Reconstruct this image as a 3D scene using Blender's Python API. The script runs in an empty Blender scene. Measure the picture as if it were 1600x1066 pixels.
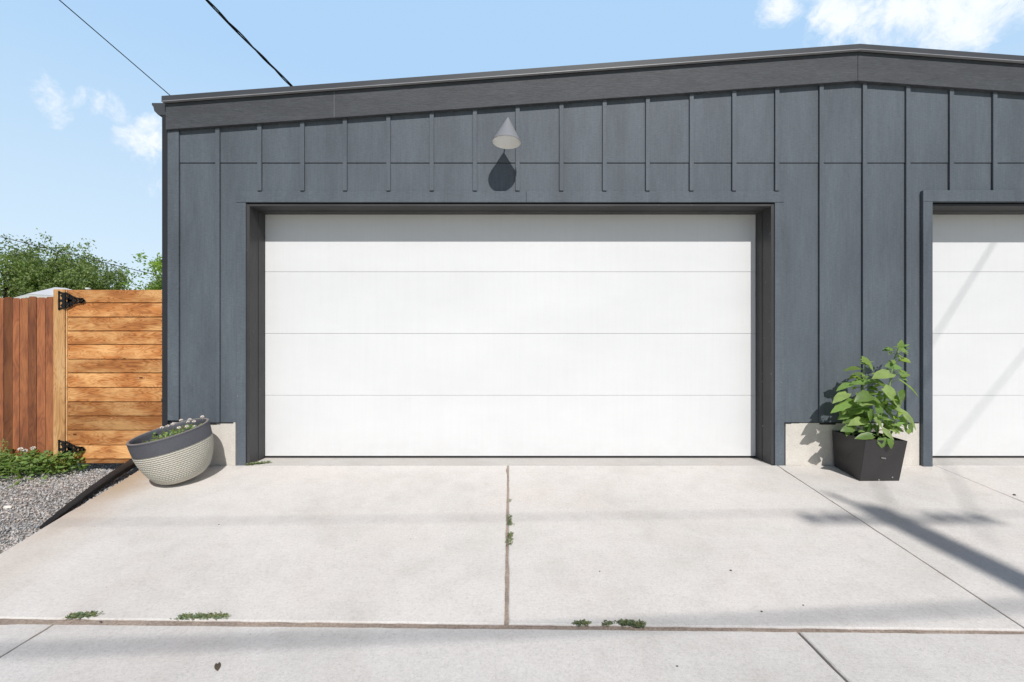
import bpy, bmesh, math, random
import numpy as np
from mathutils import Vector, Matrix, noise as mn
random.seed(7); R = random.Random(11)
S = bpy.context.scene
COL = S.collection
PI = math.pi
D = 4.19            # distance camera -> siding plane
CH = 1.12           # camera height over the slab at the wall
SL = 0.124          # driveway fall per metre
F = 700.0

def at(px, py, y):  # photo pixel at a chosen real distance
    return Vector(((px-800)/F*y, y, CH+(540-py)/F*y))
def gz(y):          # height of the driveway surface
    return -SL*(D-y) if y < D else 0.0

# ------------------------------------------------------------------ materials
def newmat(name):
    m = bpy.data.materials.new(name); m.use_nodes = True
    nt = m.node_tree; b = nt.nodes['Principled BSDF']
    return m, nt, b
def N(nt, t, **kw):
    n = nt.nodes.new(t)
    for k, v in kw.items():
        if k in ('operation','blend_type','data_type','noise_dimensions','feature','wave_type','bands_direction','attribute_name','vector_type','rotation_type','distance'):
            setattr(n, k, v)
        else:
            n.inputs[k.replace('_',' ')].default_value = v
    return n
def L(nt, a, b): nt.links.new(a, b)
def rgb(c): return (c[0], c[1], c[2], 1)
def ramp(nt, fac, stops):
    r = nt.nodes.new('ShaderNodeValToRGB')
    e = r.color_ramp.elements
    while len(e) > 1: e.remove(e[-1])
    e[0].position = stops[0][0]; e[0].color = rgb(stops[0][1])
    for p, c in stops[1:]:
        x = e.new(p); x.color = rgb(c)
    L(nt, fac, r.inputs[0]); return r.outputs[0]
def g(v): return (v, v, v)
def mix(nt, fac, a, b, mode='MIX'):
    m = nt.nodes.new('ShaderNodeMix'); m.data_type = 'RGBA'; m.blend_type = mode
    for inp, v in ((m.inputs[0], fac), (m.inputs[6], a), (m.inputs[7], b)):
        if isinstance(v, (int, float)): inp.default_value = v
        elif isinstance(v, tuple): inp.default_value = rgb(v)
        else: L(nt, v, inp)
    return m.outputs[2]
def math_(nt, op, a, b=None, c=None, clamp=False):
    m = nt.nodes.new('ShaderNodeMath'); m.operation = op; m.use_clamp = clamp
    for i, v in enumerate((a, b, c)):
        if v is None: continue
        if isinstance(v, (int, float)): m.inputs[i].default_value = v
        else: L(nt, v, m.inputs[i])
    return m.outputs[0]
def coords(nt, scale=(1,1,1), loc=(0,0,0), src='Object'):
    tc = nt.nodes.new('ShaderNodeTexCoord'); mp = nt.nodes.new('ShaderNodeMapping')
    mp.inputs['Scale'].default_value = scale; mp.inputs['Location'].default_value = loc
    L(nt, tc.outputs[src], mp.inputs[0]); return mp.outputs[0]
def noise(nt, vec, scale, detail=3, rough=.5, dist=0):
    n = nt.nodes.new('ShaderNodeTexNoise')
    n.inputs['Scale'].default_value = scale; n.inputs['Detail'].default_value = detail
    n.inputs['Roughness'].default_value = rough; n.inputs['Distortion'].default_value = dist
    L(nt, vec, n.inputs['Vector']); return n.outputs['Fac']
def bump(nt, b, h, strength=.3, dist=.002):
    n = nt.nodes.new('ShaderNodeBump'); n.inputs['Strength'].default_value = strength
    n.inputs['Distance'].default_value = dist
    L(nt, h, n.inputs['Height']); L(nt, n.outputs[0], b.inputs['Normal'])

def paint(name, col, rough=.55, var=.12, grain=.5, streak=(1,1,1), spots=False, spec=.35):
    m, nt, b = newmat(name)
    v = coords(nt)
    big = noise(nt, v, 1.7, 4, .6)
    c = mix(nt, 1.0, rgb(col)[:3], ramp(nt, big, [(.3, g(1-var)), (.7, g(1+var))]), 'MULTIPLY')
    gv = coords(nt, streak)
    gr = noise(nt, gv, 60, 3, .7)
    c = mix(nt, 1.0, c, ramp(nt, gr, [(.3, g(1-.10*grain)), (.7, g(1+.10*grain))]), 'MULTIPLY')
    if spots:
        sp = noise(nt, v, 38, 1, .4)
        c = mix(nt, math_(nt, 'MULTIPLY', ramp(nt, sp, [(.76, g(0)), (.80, g(1))]), .35), c, (.45,.46,.46))
    L(nt, c, b.inputs['Base Color'])
    b.inputs['Roughness'].default_value = rough
    b.inputs['Specular IOR Level'].default_value = spec
    bump(nt, b, gr, .35*grain, .002)
    return m
M = {}
SID = (.099,.116,.134)
def siding_mat():
    m, nt, b = newmat('siding_paint')
    v = coords(nt)
    big = noise(nt, coords(nt, (1.6,1,.35)), 2.2, 4, .6)
    c = mix(nt, 1.0, SID, ramp(nt, big, [(.3, g(.82)), (.7, g(1.18))]), 'MULTIPLY')
    h1 = noise(nt, coords(nt, (.55,1,3.2)), 55, 3, .65, .4)     # fine horizontal emboss
    h2 = noise(nt, coords(nt, (9,1,.5)), 8, 3, .6, .6)           # tall streaks of wear
    c = mix(nt, 1.0, c, ramp(nt, h1, [(.3, g(.84)), (.7, g(1.15))]), 'MULTIPLY')
    c = mix(nt, 1.0, c, ramp(nt, h2, [(.3, g(.92)), (.7, g(1.09))]), 'MULTIPLY')
    # dust splashed on the lower metre of the wall
    geo = nt.nodes.new('ShaderNodeNewGeometry'); sx = nt.nodes.new('ShaderNodeSeparateXYZ'); L(nt, geo.outputs['Position'], sx.inputs[0])
    low = nt.nodes.new('ShaderNodeMapRange'); L(nt, sx.outputs[2], low.inputs[0])
    low.inputs[1].default_value = 1.5; low.inputs[2].default_value = 0.0
    low.inputs[3].default_value = 0; low.inputs[4].default_value = 1
    sp = noise(nt, v, 30, 2, .5)
    spk = ramp(nt, sp, [(.71, g(0)), (.76, g(1))])
    c = mix(nt, math_(nt, 'MULTIPLY', math_(nt,'MULTIPLY', spk, low.outputs[0]), .5), c, (.36,.37,.37))
    dust = noise(nt, v, 4, 5, .7)
    c = mix(nt, math_(nt, 'MULTIPLY', math_(nt,'MULTIPLY', ramp(nt, dust, [(.45, g(0)), (.8, g(1))]), low.outputs[0]), .25), c, (.20,.23,.27))
    L(nt, c, b.inputs['Base Color'])
    b.inputs['Roughness'].default_value = .6; b.inputs['Specular IOR Level'].default_value = .3
    bump(nt, b, math_(nt, 'ADD', h1, math_(nt, 'MULTIPLY', h2, .5)), .45, .0025)
    return m
M['siding'] = siding_mat()
def fascia_mat():
    m, nt, b = newmat('fascia_paint')
    h = noise(nt, coords(nt, (.6,1,7)), 22, 5, .7, .9)
    w = noise(nt, coords(nt, (.4,1,2.0)), 5, 4, .7)
    c = mix(nt, 1.0, (.064,.068,.075), ramp(nt, h, [(.25, g(.55)), (.5, g(1.0)), (.75, g(1.45))]), 'MULTIPLY')
    c = mix(nt, 1.0, c, ramp(nt, w, [(.3, g(.88)), (.7, g(1.14))]), 'MULTIPLY')
    L(nt, c, b.inputs['Base Color']); b.inputs['Roughness'].default_value = .6
    b.inputs['Specular IOR Level'].default_value = .3
    bump(nt, b, h, .8, .004)
    return m
M['fascia'] = fascia_mat()
M['jamb'] = paint('jamb_paint', (.050,.049,.050), .5, .2, 1, (4,4,.4), True)
M['metal_dark'] = paint('dark_metal', (.026,.028,.032), .45, .1, .3)
M['metal_edge'] = paint('drip_edge_metal', (.062,.066,.073), .5, .1, .3, spec=.3)
M['metal_light'] = paint('worn_metal_lip', (.30,.30,.31), .35, .15, .4, spec=.5)
M['door'] = None
def door_mat():
    m, nt, b = newmat('white_door_paint')
    v = coords(nt)
    big = noise(nt, coords(nt, (.5,1,1.2)), 2.0, 5, .6)
    c = mix(nt, 1.0, (.725,.728,.725), ramp(nt, big, [(.3, g(.965)), (.7, g(1.02))]), 'MULTIPLY')
    st = noise(nt, coords(nt, (7,1,.25)), 6, 4, .7)
    c = mix(nt, 1.0, c, ramp(nt, st, [(.25, g(.975)), (.6, g(1.0))]), 'MULTIPLY')
    L(nt, c, b.inputs['Base Color'])
    geo = nt.nodes.new('ShaderNodeNewGeometry'); sx = nt.nodes.new('ShaderNodeSeparateXYZ'); L(nt, geo.outputs['Position'], sx.inputs[0])
    low = nt.nodes.new('ShaderNodeMapRange'); L(nt, sx.outputs[2], low.inputs[0]); low.inputs[1].default_value=.30; low.inputs[2].default_value=0
    dn = noise(nt, coords(nt, (1,1,1.6)), 7, 6, .7)
    fac = math_(nt, 'MULTIPLY', math_(nt, 'MULTIPLY', low.outputs[0], ramp(nt, dn, [(.42, g(0)), (.75, g(1))])), .18)
    c = mix(nt, fac, c, (.50,.46,.41))
    sp_ = noise(nt, v, 26, 2, .5)
    c = mix(nt, math_(nt, 'MULTIPLY', ramp(nt, sp_, [(.74, g(0)), (.78, g(1))]), .10), c, (.35,.33,.30))
    nt.links.new(c, b.inputs['Base Color'])
    em = noise(nt, coords(nt, (1.2,1,3.5)), 40, 2, .6)
    b.inputs['Roughness'].default_value = .42
    bump(nt, b, em, .4, .0015)
    return m
M['door'] = door_mat()

def concrete(name, base, tone=1.0, stain=False):
    m, nt, b = newmat(name)
    v = coords(nt)
    a1 = noise(nt, v, .9, 5, .6, .3)
    a2 = noise(nt, v, 5.5, 5, .65, .2)
    a3 = noise(nt, v, 70, 3, .7)
    a4 = noise(nt, v, 260, 2, .6)
    c = mix(nt, 1.0, base, ramp(nt, a1, [(.3, (.90,.895,.885)), (.5,(1.0,1.0,1.0)), (.7, (1.05,1.04,1.045))]), 'MULTIPLY')
    pk = noise(nt, coords(nt, (1,1,1), (3.3,8.1,0)), 1.6, 4, .6)
    c = mix(nt, ramp(nt, pk, [(.48, g(0)), (.75, g(.55))]), c, (base[0]*1.0, base[1]*.945, base[2]*.93))
    c = mix(nt, 1.0, c, ramp(nt, a2, [(.28, (.93,.922,.915)), (.5, g(1.0)), (.72, g(1.04))]), 'MULTIPLY')
    c = mix(nt, 1.0, c, ramp(nt, a3, [(.25, g(.84)), (.5, g(1.0)), (.75, g(1.06))]), 'MULTIPLY')
    c = mix(nt, 1.0, c, ramp(nt, a4, [(.3, g(.88)), (.7, g(1.06))]), 'MULTIPLY')
    # broom strokes
    br = noise(nt, coords(nt, (2.0,14,1)), 8, 5, .75, .5)
    c = mix(nt, 1.0, c, ramp(nt, br, [(.3, g(.94)), (.7, g(1.035))]), 'MULTIPLY')
    # pits and dark specks
    vo = nt.nodes.new('ShaderNodeTexVoronoi'); vo.inputs['Scale'].default_value = 9; L(nt, v, vo.inputs['Vector'])
    gate = nt.nodes.new('ShaderNodeSeparateColor'); L(nt, vo.outputs['Color'], gate.inputs[0])
    pit = math_(nt, 'MULTIPLY', math_(nt, 'LESS_THAN', vo.outputs['Distance'], .035), math_(nt, 'GREATER_THAN', gate.outputs[0], .80))
    c = mix(nt, math_(nt,'MULTIPLY',pit,.65), c, (.10,.09,.08))
    vo2 = nt.nodes.new('ShaderNodeTexVoronoi'); vo2.inputs['Scale'].default_value = 45; L(nt, v, vo2.inputs['Vector'])
    g2 = nt.nodes.new('ShaderNodeSeparateColor'); L(nt, vo2.outputs['Color'], g2.inputs[0])
    pit2 = math_(nt, 'MULTIPLY', math_(nt, 'LESS_THAN', vo2.outputs['Distance'], .14), math_(nt, 'GREATER_THAN', g2.outputs[0], .90))
    c = mix(nt, math_(nt,'MULTIPLY',pit2,.30), c, (.17,.15,.14))
    # film of dirt along every joint of the slabs
    sx = nt.nodes.new('ShaderNodeSeparateXYZ'); L(nt, v, sx.inputs[0])
    if stain:
        wob = math_(nt, 'MULTIPLY', math_(nt, 'SUBTRACT', noise(nt, v, 2.2, 4, .6), .5), .5)
        xx = math_(nt, 'ADD', sx.outputs[0], wob)
        # rust-brown wash beside the round planter and the free edge of the slab
        xl = math_(nt, 'MULTIPLY_ADD', sx.outputs[1], .26, xx)        # x + .26 y
        e = nt.nodes.new('ShaderNodeMapRange'); L(nt, xl, e.inputs[0]); e.interpolation_type='SMOOTHSTEP'
        e.inputs[1].default_value=-2.35; e.inputs[2].default_value=-1.9; e.inputs[3].default_value=1; e.inputs[4].default_value=0
        e2 = nt.nodes.new('ShaderNodeMapRange'); L(nt, xl, e2.inputs[0]); e2.interpolation_type='SMOOTHSTEP'
        e2.inputs[1].default_value=-2.6; e2.inputs[2].default_value=-2.35; e2.inputs[3].default_value=0; e2.inputs[4].default_value=1
        band = math_(nt, 'MULTIPLY', e.outputs[0], e2.outputs[0])
        yy = nt.nodes.new('ShaderNodeMapRange'); L(nt, sx.outputs[1], yy.inputs[0])
        yy.inputs[1].default_value=2.9; yy.inputs[2].default_value=3.8; yy.inputs[3].default_value=.25; yy.inputs[4].default_value=1
        band = math_(nt, 'MULTIPLY', band, yy.outputs[0])
        c = mix(nt, math_(nt, 'MULTIPLY', band, .85), c, (.43,.315,.20))
    L(nt, c, b.inputs['Base Color'])
    b.inputs['Roughness'].default_value = .88; b.inputs['Specular IOR Level'].default_value = .25
    hh = math_(nt, 'ADD', math_(nt, 'MULTIPLY', math_(nt,'ADD',a3,br), .7), math_(nt, 'ADD', a4, math_(nt,'MULTIPLY', pit, -2.0)))
    bump(nt, b, hh, .5, .003)
    return m
M['drive'] = concrete('driveway_concrete', (.672,.638,.598), stain=True)
M['alley'] = concrete('alley_concrete', (.660,.628,.592))
M['found'] = concrete('foundation_concrete', (.68,.64,.58))
M['floor'] = concrete('floor_concrete', (.55,.525,.49))

def soil(name, c1, c2, sc=60):
    m, nt, b = newmat(name)
    v = coords(nt); a = noise(nt, v, sc, 4, .7); a2 = noise(nt, v, 6, 3, .6)
    c = ramp(nt, a, [(.3, c1), (.7, c2)])
    c = mix(nt, 1.0, c, ramp(nt, a2, [(.3, g(.75)), (.7, g(1.2))]), 'MULTIPLY')
    L(nt, c, b.inputs['Base Color']); b.inputs['Roughness'].default_value = .95
    bump(nt, b, a, .8, .006); return m
M['joint'] = soil('joint_dirt', (.20,.15,.115), (.42,.34,.28), 90)
M['joint_dark'] = soil('joint_dark_dirt', (.07,.055,.045), (.16,.13,.11), 90)  # darker joint dirt
M['soil'] = soil('potting_soil', (.03,.02,.012), (.10,.07,.045), 50)
M['gravel_base'] = soil('gravel_bed_dirt', (.16,.15,.14), (.34,.32,.30), 110)
M['yard'] = soil('yard_ground', (.08,.10,.035), (.19,.19,.09), 25)

def vcol_mat(name, rough=.8, tint=(1,1,1), noise_amt=.15, nscale=80, spec=.3):
    m, nt, b = newmat(name)
    a = nt.nodes.new('ShaderNodeAttribute'); a.attribute_name = 'col'
    n = noise(nt, coords(nt), nscale, 2, .6)
    c = mix(nt, 1.0, a.outputs['Color'], ramp(nt, n, [(.3, g(1-noise_amt)), (.7, g(1+noise_amt))]), 'MULTIPLY')
    L(nt, c, b.inputs['Base Color']); b.inputs['Roughness'].default_value = rough
    b.inputs['Specular IOR Level'].default_value = spec
    return m
M['stone'] = vcol_mat('gravel_stone', .85)
def leaf_mat(name, col, back=(.20,.30,.10), trans=.35, var=.35, rough=.5):
    m, nt, b = newmat(name)
    a = nt.nodes.new('ShaderNodeAttribute'); a.attribute_name = 'col'
    n = noise(nt, coords(nt), 14, 3, .6)
    c = mix(nt, 1.0, col, a.outputs['Color'], 'MULTIPLY')
    c = mix(nt, 1.0, c, ramp(nt, n, [(.3, g(1-var*.5)), (.7, g(1+var*.5))]), 'MULTIPLY')
    L(nt, c, b.inputs['Base Color']); b.inputs['Roughness'].default_value = rough
    b.inputs['Specular IOR Level'].default_value = .35
    tr = nt.nodes.new('ShaderNodeBsdfTranslucent')
    tc = mix(nt, 1.0, c, (1.5,1.7,.6), 'MULTIPLY'); L(nt, tc, tr.inputs['Color'])
    ms = nt.nodes.new('ShaderNodeMixShader'); ms.inputs[0].default_value = trans
    out = nt.nodes['Material Output']
    L(nt, b.outputs[0], ms.inputs[1]); L(nt, tr.outputs[0], ms.inputs[2]); L(nt, ms.outputs[0], out.inputs[0])
    return m
M['leaf'] = leaf_mat('sunflower_leaf', (.20,.30,.085), rough=.38)
M['weed'] = leaf_mat('weed_leaf', (.155,.225,.065))
M['joint_weed'] = leaf_mat('joint_weed_leaf', (.105,.125,.062), trans=.2)
M['tree'] = leaf_mat('elm_leaf', (.185,.250,.09), trans=.3)
M['tree_bright'] = leaf_mat('maple_leaf', (.24,.34,.08), trans=.4)
M['stem'] = paint('green_stem', (.20,.28,.10), .6, .15, .4)
M['dry'] = paint('dry_stem', (.22,.15,.09), .8, .2, .4)
M['petal'] = paint('white_petal', (.75,.68,.62), .7, .08, .2)
M['bark'] = paint('bark', (.075,.062,.050), .9, .3, 2.0, (4,4,.6))

def wood(name, axis, light, mid, dark, dens=1.0, knots=True, grain=1.0):
    """plank wood: rings run along 'axis'; per-board variation comes from the 'col' attribute"""
    m, nt, b = newmat(name)
    at_ = nt.nodes.new('ShaderNodeAttribute'); at_.attribute_name = 'col'
    sp = nt.nodes.new('ShaderNodeSeparateColor'); L(nt, at_.outputs['Color'], sp.inputs[0])
    tc = nt.nodes.new('ShaderNodeTexCoord')
    off = nt.nodes.new('ShaderNodeVectorMath'); off.operation = 'MULTIPLY'
    L(nt, at_.outputs['Color'], off.inputs[0]); off.inputs[1].default_value = (13, 17, 11)
    ad = nt.nodes.new('ShaderNodeVectorMath'); ad.operation = 'ADD'
    L(nt, tc.outputs['Object'], ad.inputs[0]); L(nt, off.outputs[0], ad.inputs[1])
    def mp(s):
        q = nt.nodes.new('ShaderNodeMapping'); q.inputs['Scale'].default_value = s; L(nt, ad.outputs[0], q.inputs[0]); return q.outputs[0]
    S1 = (.8,1.0,4.6) if axis == 'x' else (4.0,1.0,.8)
    S2 = (2.2,2.2,34) if axis == 'x' else (34,2.2,2.0)
    broad = noise(nt, mp(S1), 2.6*dens, 2, .45, .6)
    rings = math_(nt, 'SINE', math_(nt, 'MULTIPLY', broad, 105*grain))
    rings = math_(nt, 'MULTIPLY_ADD', rings, .5, .5)
    rings = math_(nt, 'POWER', rings, 2.0)
    fine = noise(nt, mp(S2), 5, 4, .7)
    blot = noise(nt, mp((2.0,1,5) if axis=='x' else (5,1,1.2)), 1.6, 3, .6)
    c = mix(nt, ramp(nt, blot, [(.36, g(0)), (.58, g(1))]), light, mid)
    c = mix(nt, ramp(nt, blot, [(.60, g(0)), (.80, g(.6))]), c, dark)
    gate = ramp(nt, blot, [(.35, g(.18)), (.6, g(.62))])
    c = mix(nt, math_(nt, 'MULTIPLY', rings, gate), c, dark)
    c = mix(nt, 1.0, c, ramp(nt, fine, [(.25, g(.80)), (.5, g(1.0)), (.75, g(1.12))]), 'MULTIPLY')
    if knots:
        vo = nt.nodes.new('ShaderNodeTexVoronoi'); vo.inputs['Scale'].default_value = 1
        L(nt, mp((2.6,1,5.5) if axis=='x' else (6,1,2.2)), vo.inputs['Vector'])
        k = nt.nodes.new('ShaderNodeSeparateColor'); L(nt, vo.outputs['Color'], k.inputs[0])
        has = math_(nt, 'GREATER_THAN', k.outputs[0], .30)
        kd = vo.outputs['Distance']
        halo = math_(nt, 'MULTIPLY', ramp(nt, kd, [(.05, g(1)), (.30, g(0))]), has)
        kr = math_(nt, 'MULTIPLY_ADD', math_(nt, 'SINE', math_(nt, 'MULTIPLY', kd, 130)), .5, .5)
        c = mix(nt, math_(nt, 'MULTIPLY', math_(nt, 'MULTIPLY', halo, kr), .7), c, dark)
        core = math_(nt, 'MULTIPLY', ramp(nt, kd, [(.055, g(1)), (.085, g(0))]), has)
        c = mix(nt, math_(nt, 'MULTIPLY', core, .8), c, (dark[0]*.45, dark[1]*.4, dark[2]*.4))
    tone = nt.nodes.new('ShaderNodeMapRange'); L(nt, sp.outputs[0], tone.inputs[0])
    tone.inputs[3].default_value = .48; tone.inputs[4].default_value = 1.28
    cc = nt.nodes.new('ShaderNodeCombineColor')
    for i in range(3): L(nt, tone.outputs[0], cc.inputs[i])
    c = mix(nt, 1.0, c, cc.outputs[0], 'MULTIPLY')
    L(nt, c, b.inputs['Base Color']); b.inputs['Roughness'].default_value = .62
    b.inputs['Specular IOR Level'].default_value = .3
    bump(nt, b, math_(nt, 'SUBTRACT', fine, math_(nt, 'MULTIPLY', rings, .4)), .5, .002)
    return m
M['cedar'] = wood('cedar_planks', 'x', (.76,.415,.165), (.54,.215,.065), (.19,.060,.017))
M['cedar_v'] = wood('cedar_post', 'z', (.68,.42,.20), (.58,.32,.13), (.32,.15,.06), .8, False)
M['redwood'] = wood('red_stained_pickets', 'z', (.39,.150,.062), (.275,.095,.042), (.15,.058,.032), .8, True, .6)
M['iron'] = paint('black_iron', (.012,.012,.013), .45, .1, .6)
M['rubber'] = paint('black_wire', (.012,.012,.013), .6, .1, .1)
M['extension'] = paint('black_fabric_sleeve', (.018,.018,.019), .7, .4, 2.5)
M['lamp_out'] = paint('lamp_enamel', (.23,.235,.25), .4, .05, .1)
M['lamp_in'] = paint('lamp_inner_enamel', (.80,.79,.76), .45, .04, .1)
M['bulb'] = paint('frosted_glass', (.85,.84,.80), .3, .02, .1)
M['pot_rim'] = paint('pot_charcoal_band', (.095,.097,.112), .7, .15, .8)
M['pot_beige'] = paint('pot_beige_weave', (.50,.475,.405), .75, .08, .6)
M['pot_lip'] = paint('worn_pot_lip', (.24,.215,.20), .7, .2, .8)
M['box_pot'] = paint('charcoal_plastic', (.032,.030,.031), .42, .15, .3, (1,1,1), False, .45)
M['mark'] = paint('pale_mark_paint', (.35,.33,.31), .7, .1, .3)
M['roof_metal'] = paint('roof_membrane', (.05,.05,.055), .6, .15, .6)
M['n_roof'] = paint('neighbour_roof', (.56,.56,.57), .8, .08, .8)
M['n_wall'] = paint('neighbour_wall', (.55,.50,.42), .8, .08, .4)
M['n_trim'] = paint('neighbour_trim', (.78,.77,.74), .6, .04, .2)
M['n_glass'] = paint('neighbour_glass', (.03,.04,.05), .1, .02, 0, spec=.6)
M['pole'] = paint('pole_wood', (.16,.12,.085), .9, .25, 1.5, (5,5,.5))
M['ceramic'] = paint('insulator', (.30,.28,.27), .3, .05, .1)

# ------------------------------------------------------------------ builders
def props(o, label=None, cat=None, group=None, kind=None):
    if label: o['label'] = label
    if cat: o['category'] = cat
    if group: o['group'] = group
    if kind: o['kind'] = kind
    return o
def empty(name, loc, label, cat, group=None):
    o = bpy.data.objects.new(name, None); COL.objects.link(o); o.location = loc
    o.empty_display_size = .2
    return props(o, label, cat, group)
def obj(name, V, Fc, mats, parent=None, smooth=False, mi=None, cols=None, autosmooth=False):
    me = bpy.data.meshes.new(name)
    me.from_pydata([tuple(v) for v in V], [], Fc); me.update()
    if not isinstance(mats, (list, tuple)): mats = [mats]
    for m in mats: me.materials.append(m)
    if mi is not None: me.polygons.foreach_set('material_index', mi)
    if smooth: me.polygons.foreach_set('use_smooth', [True]*len(me.polygons))
    if cols is not None:     # one colour per vertex
        a = me.color_attributes.new('col', 'FLOAT_COLOR', 'POINT')
        a.data.foreach_set('color', np.concatenate([np.asarray(cols, dtype=np.float32), np.ones((len(cols),1), np.float32)], 1).ravel())
    if autosmooth: me.set_sharp_from_angle(angle=math.radians(40))
    o = bpy.data.objects.new(name, me); COL.objects.link(o)
    if parent is not None:
        o.parent = parent
        root = parent; off = Vector()
        while root is not None:
            off += root.location; root = root.parent
        o.data.transform(Matrix.Translation(-off))
    return o
class MB:
    """collects pieces of ONE mesh"""
    def __init__(s): s.V = []; s.F = []; s.C = []; s.mi = []
    def add(s, V, Fc, c=None, mi=0):
        n = len(s.V); s.V += [Vector(v) for v in V]; s.F += [tuple(i+n for i in f) for f in Fc]
        s.C += [c if c is not None else (1,1,1)]*len(V); s.mi += [mi]*len(Fc); return s
    def bevelbox(s, x0, x1, y0, y1, z0, z1, bv=.003, c=None, mi=0, rot=None):
        bm = bmesh.new()
        bmesh.ops.create_cube(bm, size=1)
        for v in bm.verts:
            v.co = Vector(((x0+x1)/2+v.co.x*(x1-x0), (y0+y1)/2+v.co.y*(y1-y0), (z0+z1)/2+v.co.z*(z1-z0)))
        if bv > 0: bmesh.ops.bevel(bm, geom=bm.edges[:], offset=bv, segments=1, affect='EDGES')
        if rot is not None: bm.transform(rot)
        bm.verts.index_update()
        s.add([v.co.copy() for v in bm.verts], [[v.index for v in f.verts] for f in bm.faces], c, mi); bm.free(); return s
    def prism(s, poly, y0, y1, c=None, mi=0):
        """polygon in xz, extruded in y"""
        n = len(poly)
        V = [(p[0], y0, p[1]) for p in poly] + [(p[0], y1, p[1]) for p in poly]
        Fc = [tuple(range(n)), tuple(range(2*n-1, n-1, -1))] + [(i, (i+1)%n+0, (i+1)%n+n, i+n)[::-1] for i in range(n)]
        return s.add(V, Fc, c, mi)
    def tube(s, pts, rad, seg=8, c=None, mi=0, cap=True):
        pts = [Vector(p) for p in pts]
        if isinstance(rad, (int, float)): rad = [rad]*len(pts)
        V = []; up = Vector((0,0,1)); prev = None
        for i, p in enumerate(pts):
            t = (pts[min(i+1, len(pts)-1)]-pts[max(i-1, 0)]).normalized()
            if prev is None:
                a = up if abs(t.z) < .9 else Vector((1,0,0))
                u = t.cross(a).normalized()
            else:
                u = (prev - t*prev.dot(t)).normalized()
            prev = u; w = t.cross(u)
            for k in range(seg):
                an = 2*PI*k/seg; V.append(p+(u*math.cos(an)+w*math.sin(an))*rad[i])
        Fc = []
        for i in range(len(pts)-1):
            for k in range(seg):
                k2 = (k+1)%seg
                Fc.append((i*seg+k, i*seg+k2, (i+1)*seg+k2, (i+1)*seg+k))
        if cap:
            Fc.append(tuple(range(seg))[::-1]); Fc.append(tuple(range((len(pts)-1)*seg, len(pts)*seg)))
        return s.add(V, Fc, c, mi)
    def lathe(s, prof, center, seg=32, c=None, mi=0, rot=None, close=False):
        V = []; Fc = []; n = len(prof)
        for r, z in prof:
            for k in range(seg):
                a = 2*PI*k/seg; v = Vector((r*math.cos(a), r*math.sin(a), z))
                if rot is not None: v = rot @ v
                V.append(v+Vector(center))
        m = n if close else n-1
        for i in range(m):
            j = (i+1)%n
            for k in range(seg):
                k2 = (k+1)%seg
                Fc.append((i*seg+k, i*seg+k2, j*seg+k2, j*seg+k))
        if not close:
            Fc.append(tuple(range(seg))[::-1]); Fc.append(tuple(range((n-1)*seg, n*seg)))
        return s.add(V, Fc, c, mi)
    def build(s, name, mats, parent=None, smooth=False, autosmooth=False):
        return obj(name, s.V, s.F, mats, parent, smooth, s.mi if max(s.mi) > 0 else None, s.C, autosmooth)

# ------------------------------------------------------------------ ground, slabs
def surface(name, strips, mat, kind='structure', xs=(-300,300)):
    V = []; Fc = []
    for y, z in strips:
        V += [(xs[0], y, z), (xs[1], y, z)]
    for i in range(len(strips)-1): Fc.append((2*i, 2*i+1, 2*i+3, 2*i+2))
    o = obj(name, V, Fc, mat); o['kind'] = kind; return o
surface('ground', [(-400,-.40), (-3.2,-.40), (2.0,-.40), (4.2,-.13), (4.6,-.12), (500,-.12)], M['yard'])
surface('joint_soil', [(-3.15,-.28), (1.95,-.268), (2.15,-.262), (2.33,-.236), (4.17,-.011), (4.24,-.010)], M['joint'], xs=(-3.10,12))

def slab(mb, poly, zf, thick=.12, amp=.004, step=.05, bev=.007, seed=0):
    """concrete slab with slightly ragged, rounded arrises"""
    outer = []; n = len(poly)
    cx = sum(p[0] for p in poly)/n; cy = sum(p[1] for p in poly)/n
    for i in range(n):
        a = Vector(poly[i]); b = Vector(poly[(i+1)%n]); d = b-a; ln = d.length
        k = max(1, int(ln/step)); nrm = Vector((d.y, -d.x)).normalized()
        if nrm.dot((a+b)/2-Vector((cx,cy))) > 0: nrm = -nrm      # pointing inward
        for j in range(k):
            p = a+d*(j/k)
            w = amp*(mn.noise(Vector((p.x*9, p.y*9, seed)))+.8*mn.noise(Vector((p.x*31, p.y*31, seed+5)))) if j > 0 else 0
            chip = max(0, mn.noise(Vector((p.x*5+seed, p.y*5, 3.3)))-.35)*.03 if j > 0 else 0
            outer.append((p+nrm*(max(-amp, w)+chip), nrm if j > 0 else None))
    m = len(outer)
    V = []
    for p, nr in outer: V.append((p.x, p.y, zf(p.x,p.y)-thick))
    for p, nr in outer: V.append((p.x, p.y, zf(p.x,p.y)-bev*.8))
    for i, (p, nr) in enumerate(outer):
        if nr is None:
            q = p+(Vector((cx,cy))-p).normalized()*bev*1.3
        else: q = p+nr*bev
        V.append((q.x, q.y, zf(q.x,q.y)))
    Fc = [tuple(range(2*m, 3*m))]
    for i in range(m):
        j = (i+1)%m
        Fc += [(i, j, m+j, m+i), (m+i, m+j, 2*m+j, 2*m+i)]
    bmv = bmesh.new(); vs = [bmv.verts.new(v) for v in V]
    for f in Fc: bmv.faces.new([vs[i] for i in f])
    bmesh.ops.recalc_face_normals(bmv, faces=bmv.faces[:])
    bmv.verts.index_update()
    if bmv.faces[0].normal.z < 0 and False: pass
    mb.add([v.co.copy() for v in bmv.verts], [[v.index for v in f.verts] for f in bmv.faces]); bmv.free()
zd = lambda x, y: -SL*(D-y)
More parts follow.
